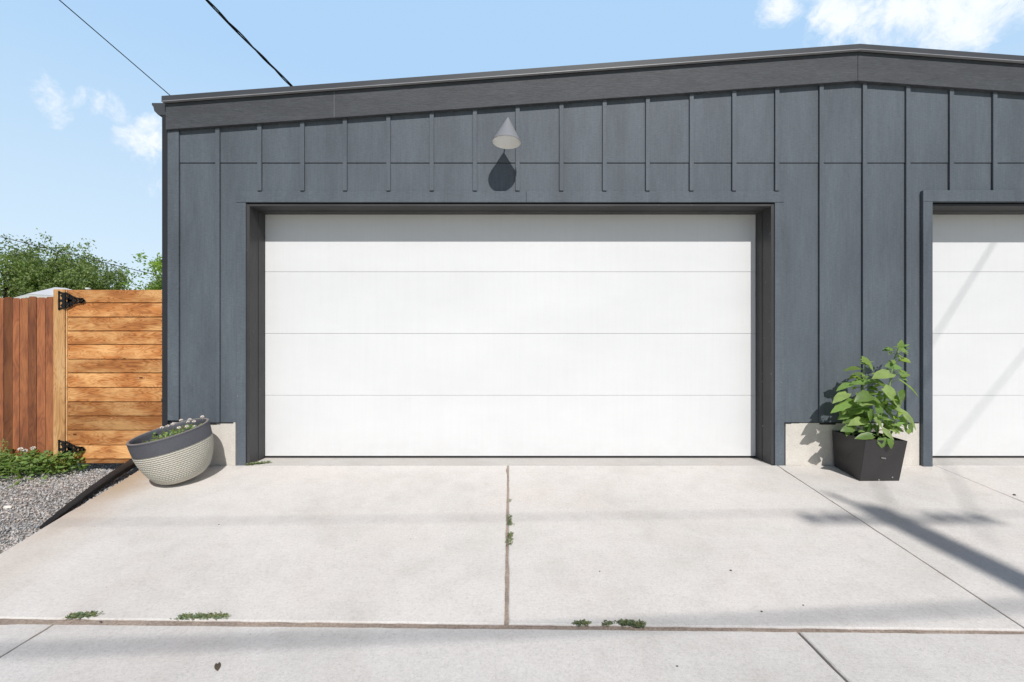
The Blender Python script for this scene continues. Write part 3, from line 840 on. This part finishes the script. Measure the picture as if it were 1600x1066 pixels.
for (u,v,w_,h_) in ((.158,.215,.006,.010),(.167,.212,.007,.009),(.177,.211,.006,.010),(.187,.210,.008,.008),(.16,.004,.012,.012),(.275,.03,.010,.009)):
    p=b4[0]+fn*u+fu*v; nn=fn.cross(fu).normalized()
    if nn.y>0: nn=-nn
    q=[p,p+fn*w_,p+fn*w_+fu*h_,p+fu*h_]; mk=MB(); mk.add([x_+nn*.0012 for x_ in q]+[x_-nn*.002 for x_ in q],[(0,1,2,3),(0,4,5,1),(1,5,6,2),(2,6,7,3),(3,7,4,0)]); mk.build('pale_mark', M['mark'], sqp)

# leafy plant in the square planter (leaf list read from the photo: zoom coords x4.265)
plant = empty('sunflower_plant', (3.14, 3.96, .27), 'bushy green broad-leaved plant growing out of the square charcoal planter', 'plant')
def zc(u,v,y): return at(1260+u/4.265, 520+v/4.265, y)
lf = MB()
def curve(P,k=6):
    P=[Vector(p) for p in P]; out=[]
    Q=[P[0]*2-P[1]]+P+[P[-1]*2-P[-2]]
    for i in range(1,len(Q)-2):
        for j in range(k):
            t=j/k; a,b,c,d=Q[i-1],Q[i],Q[i+1],Q[i+2]
            out.append(.5*((2*b)+(c-a)*t+(2*a-5*b+4*c-d)*t*t+(3*b-a-3*c+d)*t**3))
    out.append(P[-1]); return out
stA=curve([zc(385,680,3.98),zc(380,520,3.97),zc(378,380,3.97),zc(383,270,3.98),zc(395,200,4.0)])
stB=curve([zc(470,690,3.92),zc(505,500,3.92),zc(552,360,3.93),zc(575,220,3.95),zc(600,140,3.97),zc(635,100,3.98)])
stC=curve([zc(560,690,3.95),zc(600,560,3.93),zc(640,450,3.92)])
stD=curve([zc(300,660,4.02),zc(285,560,4.0),zc(270,470,4.0)])
for st,r0 in ((stA,.0075),(stB,.0085),(stC,.005),(stD,.005)):
    MB().tube(st,[r0*(1-.6*i/len(st)) for i in range(len(st))],8).build('stem', M['stem'], plant, smooth=True)
allst=stA+stB+stC+stD
LV=[(305,235,90,26,178,.1),(500,285,135,72,190,.3),(600,228,62,46,-10,0),(552,222,52,46,180,0),(640,195,66,30,-50,.2),(650,115,60,40,-20,0),(545,112,60,26,175,0),(630,72,48,34,80,0),
(415,195,80,52,-35,0),(430,222,60,38,-50,0),(335,272,62,24,180,0),(662,282,50,30,10,0),(695,365,140,44,-38,.5),(255,352,120,34,192,.1),(350,332,125,44,180,.2),(425,322,130,26,5,0),
(510,345,105,50,-40,-.2),(450,402,105,34,5,0),(590,432,160,84,-45,.6),(375,432,115,72,195,0),(225,428,130,34,200,.3),(360,470,180,50,188,.5),(222,497,125,28,200,.1),(635,440,90,80,-60,-.3),
(290,462,80,50,170,-.2),(400,512,95,60,-30,-.4),(315,562,155,72,195,0),(340,590,130,50,185,.3),(430,562,80,70,-60,-.4),(490,605,105,86,-35,.6),(530,582,70,60,-50,-.2),(700,588,125,60,-52,.6),
(615,512,95,46,-15,.3),(570,690,115,58,-38,.6),(380,695,100,46,190,0),(505,737,62,60,-85,0),(562,742,60,54,-80,-.1),(620,640,85,50,-20,.1),(680,660,62,50,-30,0),(272,642,80,50,185,0),
(610,470,85,40,0,.2),(480,500,65,50,100,-.2),(520,470,62,40,60,0),(560,620,70,60,-10,-.2),(470,650,70,46,-60,0),(410,640,70,50,-100,.1),(650,600,70,50,-70,.1),(330,520,90,50,210,-.2),(560,540,80,56,-60,-.2),(460,450,80,46,150,0),(540,400,70,44,-100,0),(300,610,70,44,150,.0),(700,640,60,44,-60,0),(245,560,70,40,200,0)]
for (u,v,l_,w_,ang,pale) in LV:
    y=R.uniform(3.82,4.0); 
    if pale>.2: y-=.05
    if v>680: y=R.uniform(3.74,3.80)
    k=y/F/4.265; a=math.radians(ang)
    dirn=Vector((math.cos(a), R.uniform(-.45,.15), math.sin(a))); 
    c=zc(u,v,y); ln=l_*k*1.08; base=c-dirn.normalized()*ln*.5
    # a big leaf turns its upper face to the sun; the thin ones are seen edge on
    flat = w_/max(l_,1)
    up=Vector((R.uniform(-.15,.35), -(.15+1.0*flat)+R.uniform(-.15,.15), .9-.25*flat))
    wreal=max(w_*k*1.16, ln*.46)
    colr=shade_c(R,.65,1.15,.10)
    if pale>.2: colr=(1.5,1.32,1.7)
    if pale<0: colr=(.72,.80,.6)
    V,Fq=leaf_verts(base,dirn,up,ln,wreal*1.05,R.uniform(.05,.30),R.uniform(.05,.3),6)
    lf.add(V,Fq,colr)
    # petiole back to the nearest stem
    s0=min(allst,key=lambda q:(q-base).length+max(0,(q.z-base.z))*1.5)
    mid=(s0+base)/2+Vector((0,0,.012)); lf.tube(curve([s0,mid,base],4),.0022,6,mi=1)
for i in range(85):
    st_=R.choice([stA,stB,stB,stC,stD,stA]); p=st_[R.randint(0,int(len(st_)*.75))]
    out=Vector((R.uniform(-1,1),R.uniform(-.9,.4),R.uniform(-.1,.5))).normalized(); pl=R.uniform(.03,.10)
    base=p+out*pl; ln=R.uniform(.028,.078); d=(out+Vector((0,-.1,-.55))).normalized()
    t_=R.random(); cl_r=shade_c(R,.75,1.1,.08) if t_<.6 else ((1.7,1.5,1.8) if t_<.85 else (1.25,1.15,.7))
    V,Fq=leaf_verts(base,d,Vector((.1,-.6,.8))+rv(R)*.25,ln,ln*R.uniform(.55,.85),R.uniform(.1,.5),R.uniform(0,.35),6)
    lf.add(V,Fq,cl_r); lf.tube(curve([p,(p+base)/2+Vector((0,0,.01)),base],4),.0018,5,mi=1)
# crowded young leaves at the tips and low in the pot
for (tip,num,sp) in ((stA[-1],16,.030),(stB[-1],16,.026),(zc(550,115,3.97),8,.018),(zc(545,105,3.97),5,.015),(stC[-1],10,.03),(zc(500,440,3.9),16,.05),(zc(430,620,3.92),16,.08),(zc(600,640,3.9),18,.07),(zc(330,640,3.98),14,.06),(stD[-1],8,.03),(zc(665,278,3.95),6,.015),(zc(545,520,3.93),14,.05)):
    for i in range(num):
        p=tip+rv(R)*sp*.5; d=rv(R); d.z=abs(d.z)*.5; ln=R.uniform(.022,.048)*(1.2 if num>13 and sp>.04 else .85)
        V,Fq=leaf_verts(p,d,Vector((0,-.5,1))+rv(R)*.3,ln,ln*R.uniform(.45,.75),R.uniform(0,.4),.2,4); lf.add(V,Fq,shade_c(R,.85,1.5,.1))
lf.build('foliage', [M['leaf'],M['stem']], plant, smooth=True)

# flowers in the round planter
def weedclump(name, label, cat, pos_fn, n, ln, parent_mat, group=None, loc=(0,0,0), flowers=0, stems=0, dry=0, h=(.01,.03), tone=(.8,1.2), fl_size=.008, dirz=.6, fpos=None, warm=.15):
    root = empty(name, loc, label, cat, group)
    lm = MB(); st = lm
    for i in range(n):
        p = Vector(pos_fn()); hh=R.uniform(*h); q=p+Vector((R.gauss(0,.25)*hh,R.gauss(0,.25)*hh,hh))
        if i%3==0: st.tube([p,q],.0008,4,mi=1)
        for _ in range(3):
            d=rv(R); d.z=abs(d.z)*dirz; l_=R.uniform(.6,1.3)*ln
            V,Fq=leaf_verts(q,d,Vector((0,-.3,1))+rv(R)*.4,l_,l_*R.uniform(.35,.6),R.uniform(0,.4),.15,3,False); lm.add(V,Fq,shade_c(R,tone[0],tone[1],warm))
    for _ in range(dry):
        p=Vector(pos_fn()); st.tube([p,p+Vector((R.gauss(0,.3),R.gauss(0,.3),1))*R.uniform(.03,.09)],.0011,4,mi=2)
    fol=[]
    if flowers:
        for i in range(flowers):
            fm=MB()
            p=Vector(fpos(i)) if fpos else Vector(pos_fn()); top=p+Vector((R.gauss(0,.006),R.gauss(0,.006),0))
            st.tube([top-Vector((R.gauss(0,.01),0,R.uniform(.03,.07))),top],.0009,4,mi=1)
            for k in range(46):
                zz=R.uniform(-.35,1); a=R.uniform(0,2*PI); rr_=math.sqrt(max(0,1-zz*zz)); d=Vector((rr_*math.cos(a),rr_*math.sin(a),zz))
                c=top+Vector((d.x,d.y,d.z*.7))*fl_size*.55
                V,Fq=leaf_verts(c-d*fl_size*.2,(d+rv(R)*.5),Vector((R.gauss(0,.5),-1,.6)),fl_size*.75,fl_size*.5,.1,.1,2,False); fm.add(V,Fq,(1,1,1))
            fm.build('flower', M['petal'], root)
    lm.build('foliage', [parent_mat,M['stem'],M['dry']], root, smooth=True)
    return root
nrm_t = tilt@Vector((0,0,1))
def potpos(): # mostly along the front half and to the right
    a=R.uniform(0,2*PI); r_=math.sqrt(R.random())*.22
    return tilt@Vector((r_*math.cos(a),r_*math.sin(a),.80*Hp))+gp_+Vector((0,0,basez))
def fpot(i):
    L_=[(284,657),(291,660),(297,656),(302,659),(261,666),(280,668),(290,667),(305,666),(316,651.5),(254,668),(271,663),(308,670)]
    p=L_[i%len(L_)]; return at(p[0],p[1],3.84+R.uniform(-.05,.05))
weedclump('alyssum_plant','low green plant with tiny white flowers in the round planter','plant',potpos,210,.024,M['weed'],None,tuple(gp_+Vector((0,0,.3))),12,0,45,(.015,.07),(1.1,2.0),.014,.6,fpot,.3)

# joint weeds
def line_pos(p0,p1,spread):
    def f():
        t=R.random(); a=Vector(p0).lerp(Vector(p1),t); return a+Vector((R.gauss(0,spread),R.gauss(0,spread*.6),0))
    return f
def ground_at(px,py):
    k=(py-540)/F; y=(CH+SL*D)/(k+SL)
    if y<2.21: y=(CH+.25)/k
    return Vector(((px-800)/F*y,y,gz(y) if y>2.21 else -.25))
WD=[('weed','flat grey-green weed sprouting in the joint near the left alley crack',(105,966),(150,961),170,.010,.012,(.9,1.4)),
('weed','longer yellowish weed mat in the apron joint below the round planter',(280,966),(356,964),240,.010,.012,(.9,1.5)),
('weed','round green weed tuft in the apron joint, leftmost of its three tufts',(899,976),(917,975),80,.011,.012,(.7,1.2)),
('weed','tiny green weed between two larger tufts in the apron joint',(944,976),(956,975),40,.009,.010,(.7,1.2)),
('weed','largest dark green weed tuft of three in the apron joint',(968,975),(1004,979),170,.012,.016,(.7,1.2)),
('weed','upper green weed in the joint down the middle of the driveway',(797,807),(797,822),50,.012,.010,(.8,1.3)),
('weed','lower green weed in the joint down the middle of the driveway',(796,834),(796,853),55,.012,.010,(.8,1.3)),
('weed','pale thin weed at the foot of the left door casing',(388,727),(420,722),150,.015,.018,(1.0,1.8)),
('weed','tiny sprout in the middle joint close to the garage door',(797,780),(797,784),9,.009,.008,(.8,1.3))]
for (nm,lab,p0,p1,n,ln,h_,tone) in WD:
    a=ground_at(*p0); b=ground_at(*p1)
    weedclump(nm,lab,'weed',line_pos(a,b,.010 if p0[0]>600 else .014),n,ln,M['joint_weed'],'weeds in the concrete joints',tuple((a+b)/2),h=(.002,h_),tone=(tone[0]*1.5,tone[1]*1.6),dirz=.5,warm=.32)
# weed bank by the fence
def bank():
    x=-3.98-R.random()**.9*1.5; y=4.24-abs(R.gauss(0,.17))*(.5+.9*min(1,(-3.9-x))); return (x,y,gzb(y)-.005)
weedclump('clover_patch','leafy green clover bank with three white flower heads against the red fence','plant',bank,1100,.042,M['weed'],None,(-4.5,4.1,-.05),3,0,12,(.03,.20),(.9,1.8),.020,.5,
  lambda i: [at(32,702,4.1),at(52,700.5,4.12),at(40,704.5,4.15)][i])
props(COL.objects['clover_patch'])
# tall dry grass stalk at far left
gs=empty('seed_stalk',(-4.78,4.15,-.03),'thin tall seeding stalk rising from the weeds at the left edge of the fence','plant')
m_=MB(); 
for i in range(5):
    b_=Vector((-4.78+R.uniform(-.05,.05),4.15,.02)); t_=at(5+R.uniform(-6,8),688+R.uniform(-5,14),4.15); m_.tube([b_,(b_+t_)/2+Vector((.01,0,0)),t_],.0016,5)
m_.build('stalk',M['stem'],gs,smooth=True)
m_=MB()
for i in range(40):
    p=at(6+R.uniform(-7,9),R.uniform(688,715),4.15+R.uniform(-.03,.03)); V,Fq=leaf_verts(p,rv(R),Vector((0,-.5,1)),.018,.008,.1,.1,3,False); m_.add(V,Fq,(1.6,1.3,1.2))
m_.build('foliage',M['weed'],gs)
# pebbles lying on the concrete
for i,(px,py,r_,lab) in enumerate([(1142,892,.006,'small dark pebble on the right-hand driveway slab'),(1190,956,.005,'dark chip just above the apron joint'),(1255,946,.004,'smaller chip above the apron joint further right'),(342,820,.004,'dark pebble on the left driveway slab'),(937,893,.004,'reddish speck of stone right of the middle joint'),(1058,1042,.005,'dark crumb on the alley concrete near the bottom edge'),(1585,774,.010,'dark lump sitting on the far right joint'),(157,972,.005,'dark pebble next to the left apron weed')]):
    p=ground_at(px,py); V,Fq,c=rock(p+Vector((0,0,r_*.4)),r_,(1.2,.9,.6),(.10,.085,.075),i*3.1)
    props(obj('pebble',V,Fq,M['stone'],cols=[c]*len(V)),lab,'pebble','pebbles on the concrete')
# dark oval stain on the alley, built as a thin leaf-shaped patch
def ground_stain(px,py,l_,w_,ang,col,lab):
    p=ground_at(px,py)+Vector((0,0,.004)); a=math.radians(ang); d=Vector((math.cos(a),math.sin(a),0))
    V,Fq=leaf_verts(p-d*l_/2,d,Vector((0,0,1)),l_,w_,.04,.12,6,False)
    props(obj('oval_stain',V,Fq,M['weed'],cols=[col]*len(V)),lab,'leaf')
ground_stain(340,1042,.070,.024,123,(.9,.50,1.3),'dark oval stain on the alley concrete')

# ------------------------------------------------------------------ neighbour house
nh = empty('garden_shed',(-20.7,20,-.1),'low outbuilding with pale grey hip roof and white fascia behind the fence','shed')
def pyr(cx,cy,r,z0,z1,top=0.0,rot=0.2):
    b=[Vector((cx+r*math.cos(rot+k*PI/2),cy+r*math.sin(rot+k*PI/2),z0)) for k in range(4)]
    t=[Vector((cx+top*math.cos(rot+k*PI/2),cy+top*math.sin(rot+k*PI/2),z1)) for k in range(4)]
    return b+t,[(0,1,5,4),(1,2,6,5),(2,3,7,6),(3,0,4,7),(3,2,1,0),(4,5,6,7)]
V,Fq=pyr(-20.6,20.4,1.75,3.27,3.74,.25); obj('roof',V,Fq,M['n_roof'],nh)
V,Fq=pyr(-20.6,20.4,1.74,3.12,3.268,1.74); obj('fascia',V,Fq,M['n_trim'],nh)
V,Fq=pyr(-20.6,20.4,1.5,-.12,3.118,1.5); obj('wall',V,Fq,M['n_wall'],nh)
MB().tube([(-18.83,19.9,-.1),(-18.83,19.9,3.62)],.06,12).tube([(-18.83,19.9,3.62),(-18.83,19.9,3.68)],.10,12).build('vent_pipe',M['n_trim'],nh)

# ------------------------------------------------------------------ trees
def tree(name,label,cx,cy,zb,H,rad,mat,n,leaf,seed,group='trees beyond the fence',crown_low=.25,squash=1.0):
    rr_=random.Random(seed)
    root=empty(name,(cx,cy,zb),label,'tree',group)
    tk=MB(); base=Vector((cx,cy,zb)); 
    top=base+Vector((rr_.uniform(-.4,.4),rr_.uniform(-.4,.4),H*.6))
    tr=curve([base,base+Vector((rr_.uniform(-.15,.15),0,H*.2)),base+Vector((rr_.uniform(-.3,.3),0,H*.4)),top],4)
    tk.tube(tr,[.26*(1-.7*i/len(tr))*H/8 for i in range(len(tr))],10)
    ends=[]
    for b in range(13):
        t=rr_.uniform(.25,1.0); s0=tr[int(t*(len(tr)-1))]
        a=b*2.4+rr_.uniform(-.4,.4); el=rr_.uniform(.05,1.25)
        ln=rad*rr_.uniform(.55,.95)
        d=Vector((math.cos(a)*math.cos(el),math.sin(a)*math.cos(el),math.sin(el)*1.0))
        e=s0+d*ln; 
        if e.z<zb+H*crown_low: e.z=zb+H*crown_low+rr_.random()*.4
        if e.z>zb+H*.93: e.z=zb+H*.93
        mid=(s0+e)/2+Vector((0,0,.25)); P=curve([s0,mid,e],4); tk.tube(P,[.085*(1-.75*i/len(P))*H/8 for i in range(len(P))],6)
        ends.append(e); ends.append((mid+e)/2)
        for c in range(4):
            s1=P[rr_.randint(3,len(P)-1)]; d2=(d+rv(rr_)*.7).normalized(); e2=s1+d2*rad*rr_.uniform(.2,.42)
            if e2.z>zb+H: e2.z=zb+H-rr_.random()*.3
            tk.tube([s1,(s1+e2)/2+Vector((0,0,.06)),e2],[.03,.02,.008],5); ends.append(e2)
    tk.build('trunk',M['bark'],root,smooth=True)
    # leaves: sprays hung about each limb end, ragged and of unequal density
    nl=n; E=np.array([tuple(e) for e in ends]); g_=np.random.default_rng(seed)
    wts=g_.uniform(.25,1.0,len(E)); wts/=wts.sum()
    idx=g_.choice(len(E),nl,p=wts); cl=g_.uniform(.5,1.15,len(E))*rad*.17
    # sub-sprays inside each clump
    ns=9; sub=g_.normal(0,1,(len(E),ns,3))*cl[:,None,None]*np.array([1.1,1.1,.75])
    si=g_.integers(0,ns,nl)
    P=E[idx]+sub[idx,si]+g_.normal(0,1,(nl,3))*(rad*.052)
    d=g_.normal(0,1,(nl,3)); d/=np.linalg.norm(d,axis=1)[:,None]
    u=g_.normal(0,1,(nl,3)); u[:,2]+=.9; s_=np.cross(d,u); s_/=np.linalg.norm(s_,axis=1)[:,None]
    ls=leaf*g_.uniform(.6,1.25,(nl,1))
    A=P-d*ls; B=P+s_*ls*.48; C=P+d*ls; Dv=P-s_*ls*.48
    V=np.stack([A,B,C,Dv],1).reshape(-1,3)
    Fq=np.arange(nl*4).reshape(-1,4).tolist()
    tone=g_.uniform(.75,1.25,len(E))[idx]*g_.uniform(.8,1.2,nl); wm=g_.uniform(-.08,.15,nl)
    Cc=np.stack([tone*(1+wm),tone,tone*(1-wm)],1); Cc=np.repeat(Cc,4,0)
    obj('crown',V,Fq,mat,root,cols=Cc)
    return root
tree('broadleaf_tree','tall dark green tree at the left edge above the red fence',-34.2,30,-.1,9.0,3.6,M['tree'],20000,.105,5)
tree('broadleaf_tree','dark green tree rising behind the pale roof, between two others',-30.4,30.5,-.1,9.0,3.3,M['tree'],20000,.10,8)
tree('broadleaf_tree','looser, lower green tree behind the gate, right end of the dark row',-27.7,30,-.1,7.3,2.7,M['tree'],14000,.09,12)
tree('broadleaf_tree','dark tree seen low through the gaps behind the left of the row',-37,35,-.1,8.2,3.8,M['tree'],12000,.11,19)
tree('leafy_tree','bright yellow-green tree peeking out beside the garage corner',-16.0,22,-.1,5.3,2.6,M['tree_bright'],17000,.08,23)

# ------------------------------------------------------------------ overhead lines
def cable(name,label,P,r,sag=0,group=None,twist=False,mat=None):
    P=[Vector(p) for p in P]; n=60; pts=[]
    for i in range(n+1):
        t=i/n; 
        if len(P)==2: p=P[0].lerp(P[1],t)-Vector((0,0,sag*4*t*(1-t)))
        else: p=None
        pts.append(p)
    m_=MB()
    if twist:
        ln=(P[1]-P[0]).length; N_=520
        for ph in (0,PI):
            q=[]
            for i in range(N_+1):
                t=i/N_; p=P[0].lerp(P[1],t)-Vector((0,0,sag*4*t*(1-t)))
                a=t*ln*2*PI/.9+ph; q.append(p+Vector((math.cos(a)*.012,0,math.sin(a)*.012)))
            m_.tube(q,r,6)
        q=[]
        for i in range(N_+1):
            t=i/N_; p=P[0].lerp(P[1],t)-Vector((0,0,sag*4*t*(1-t))); a=t*ln*2*PI/2.2; q.append(p+Vector((math.cos(a)*.012,0,math.sin(a)*.02)))
        m_.tube(q,r*.9,6)
    else: m_.tube(pts,r,8)
    o=m_.build(name,mat or M['rubber'],smooth=True); return props(o,label,'cable',group)
# two service lines seen crossing the sky above the roof
def ray_line(p_hi,y_hi,p_lo,y_lo,ext0,ext1):
    a=at(p_hi[0],p_hi[1],y_hi); b=at(p_lo[0],p_lo[1],y_lo); d=b-a; return a-d*ext0, b+d*ext1
a,b=ray_line((95,0),6.6,(272,153),8.2,4.5,3.2)
cable('service_cable','thin black cable dropping across the sky to the left roof corner',(a,b),.0075,.02)
a,b=ray_line((325,0),6.4,(460,138),8.0,4.5,3.2)
cable('service_cable','thick twisted black cable crossing the sky right of the thin one',(a,b),.0115,.02,twist=True)
a=at(-60,352,27); b=at(262,433,27); a,b=a-(b-a)*1.2, b+(b-a)*.25
cable('utility_line','faint thin utility line passing in front of the distant trees',(a,b),.018,.12)
# utility pole across the alley with its lines (their shadows fall on the driveway)
PX,PY=4.62,-6.25; PT=9.95
pole=empty('utility_pole',(PX,PY,-.4),'wooden utility pole with a crossarm across the alley, shading the driveway','utility pole')
MB().tube([(PX,PY,-.4),(PX,PY,4),(PX,PY,PT)],[.155,.14,.120],20).build('shaft',M['pole'],pole,smooth=True)
MB().tube([(PX-.02,PY,PT-.15),(PX-.10,PY,PT+.34)],[.034,.028],10).build('top_pin',M['ceramic'],pole,smooth=True)
MB().bevelbox(PX-.70,PX+.70,PY+.125,PY+.19,PT-.345,PT-.315,.004).build('crossarm',M['pole'],pole)
for xx in (-.60,-.44,-.31,.31,.44,.60):
    m_=MB(); m_.lathe([(.016,0),(.018,.03),(.044,.035),(.034,.065),(.040,.072),(.026,.10),(.010,.11)],(PX+xx,PY+.157,PT-.3145),14); m_.build('insulator',M['ceramic'],pole,smooth=True)
for xe,lab in ((-30,'bare power line running from the pole crossarm along the alley, garage side'),(36,'bare power line running from the pole crossarm away past the second door')):
    cable('power_line',lab,((PX,PY+.157,PT-.18),(xe,PY+.157,PT-.1)),.007,.35)
for xe,lab in ((-30,'thick telecom cable below the power line, running along the alley past the first door'),(36,'thick telecom cable below the power line, running away past the second door')):
    cable('telecom_cable',lab,((PX,PY+.12,8.67),(xe,PY+.12,8.77)),.018,.75)
cable('roof_drop_cable','service cable falling from the pole to the roof, nearer one',((PX,PY,PT-.2),(8.0,8,4.95)),.0085,.15)
cable('roof_drop_cable','service cable falling from the pole to the roof, further one',((PX+.3,PY,PT-.5),(10.5,8.6,4.75)),.0075,.15)

# ------------------------------------------------------------------ sun, sky, camera
sd=Vector((.2,-1.0,1.05)).normalized()
sun=bpy.data.lights.new('sun','SUN'); sun.energy=SUN=3.6; sun.angle=math.radians(.53); sun.color=(1,.972,.938)
so_=bpy.data.objects.new('sun',sun); COL.objects.link(so_); so_.rotation_euler=sd.to_track_quat('Z','Y').to_euler(); so_.location=sd*50
W=bpy.data.worlds.new('World'); S.world=W; W.use_nodes=True; nt=W.node_tree
bg=nt.nodes['Background']; sky=nt.nodes.new('ShaderNodeTexSky'); sky.sky_type='NISHITA'; sky.sun_disc=False
sky.sun_elevation=math.asin(sd.z); sky.sun_rotation=math.atan2(sd.x,sd.y); sky.air_density=1.0; sky.dust_density=1.6; sky.ozone_density=1.4; sky.altitude=1600
tc=nt.nodes.new('ShaderNodeTexCoord'); nv=nt.nodes.new('ShaderNodeVectorMath'); nv.operation='NORMALIZE'; L(nt,tc.outputs['Generated'],nv.inputs[0])
dirv=nv.outputs[0]
blobs=[(66,150,34,.95),(90,170,34,.9),(112,158,20,.8),(150,172,34,.85),(185,180,34,.8),(228,218,52,1.15),(240,190,35,1.0),(236,292,36,.5),
 (1225,8,46,.95),(1290,5,50,.95),(1345,30,70,1.2),(1420,15,85,1.15),(1500,25,90,1.25),(1560,35,60,.9),(1355,72,48,.7),(1460,50,70,.95),(1590,-10,60,.9),(1585,45,16,.5),(1420,-60,110,1.1),(870,110,24,.4)]
acc=None
wn=nt.nodes.new('ShaderNodeTexNoise'); wn.inputs['Scale'].default_value=13; wn.inputs['Detail'].default_value=3; L(nt,dirv,wn.inputs['Vector'])
wsub=nt.nodes.new('ShaderNodeVectorMath'); wsub.operation='MULTIPLY_ADD'; L(nt,wn.outputs['Color'],wsub.inputs[0]); wsub.inputs[1].default_value=(.05,.05,.05); wsub.inputs[2].default_value=(-.025,-.025,-.025)
wv=nt.nodes.new('ShaderNodeVectorMath'); wv.operation='ADD'; L(nt,dirv,wv.inputs[0]); L(nt,wsub.outputs[0],wv.inputs[1])
for (px,py,r_,wt) in blobs:
    v=Vector((px-800,700,540-py)); ln=v.length; d=v/ln
    ds=nt.nodes.new('ShaderNodeVectorMath'); ds.operation='DISTANCE'; L(nt,wv.outputs[0],ds.inputs[0]); ds.inputs[1].default_value=d
    mr=nt.nodes.new('ShaderNodeMapRange'); mr.interpolation_type='SMOOTHSTEP'; L(nt,ds.outputs['Value'],mr.inputs[0])
    mr.inputs[1].default_value=0; mr.inputs[2].default_value=r_*1.5/ln; mr.inputs[3].default_value=wt; mr.inputs[4].default_value=0
    acc=mr.outputs[0] if acc is None else math_(nt,'MAXIMUM',acc,mr.outputs[0])
cn=noise(nt,wv.outputs[0],19,9,.66)
dens=math_(nt,'MULTIPLY_ADD',cn,2.3,math_(nt,'MULTIPLY_ADD',acc,.95,-1.60))
dm=nt.nodes.new('ShaderNodeMapRange'); dm.interpolation_type='SMOOTHSTEP'; L(nt,dens,dm.inputs[0]); dm.inputs[1].default_value=0; dm.inputs[2].default_value=.85; dm.inputs[3].default_value=0; dm.inputs[4].default_value=.90
gate_=nt.nodes.new('ShaderNodeMapRange'); L(nt,acc,gate_.inputs[0]); gate_.inputs[1].default_value=0; gate_.inputs[2].default_value=.25
cd=math_(nt,'MULTIPLY',dm.outputs[0],gate_.outputs[0])
SKYK=.15
sp_=nt.nodes.new('ShaderNodeSeparateXYZ'); L(nt,dirv,sp_.inputs[0])
nr_=nt.nodes.new('ShaderNodeMapRange'); nr_.interpolation_type='SMOOTHSTEP'; L(nt,sp_.outputs[1],nr_.inputs[0]); nr_.inputs[1].default_value=.02; nr_.inputs[2].default_value=.5; nr_.inputs[3].default_value=0; nr_.inputs[4].default_value=.86
# northern sky brightened, the rest dimmed to keep shadows dark; paler towards the horizon
el_=nt.nodes.new('ShaderNodeMapRange'); L(nt,sp_.outputs[2],el_.inputs[0]); el_.inputs[1].default_value=0; el_.inputs[2].default_value=.5
hz=mix(nt,el_.outputs[0],(5.2,6.1,6.65),(3.1,4.7,6.6))
dim=mix(nt,1.0,sky.outputs[0],(.56,.53,.49),'MULTIPLY')
hv=mix(nt,nr_.outputs[0],dim,hz)
cl_=mix(nt,cd,hv,(6.45,6.6,6.8))
L(nt,cl_,bg.inputs[0]); bg.inputs[1].default_value=SKYK

cam=bpy.data.cameras.new('camera'); co=bpy.data.objects.new('camera',cam); COL.objects.link(co); S.camera=co
co.location=(0,0,CH); co.rotation_euler=(PI/2,0,0)
cam.sensor_width=36; cam.lens=36*F/1600; cam.shift_y=7/1600; cam.clip_end=2000; cam.clip_start=.05
S.view_settings.view_transform='Standard'; S.view_settings.look='None'; S.view_settings.exposure=0.11; S.view_settings.gamma=1
S.cycles.max_bounces=8; S.cycles.diffuse_bounces=4; S.cycles.transparent_max_bounces=8
S.cycles.use_denoising=True
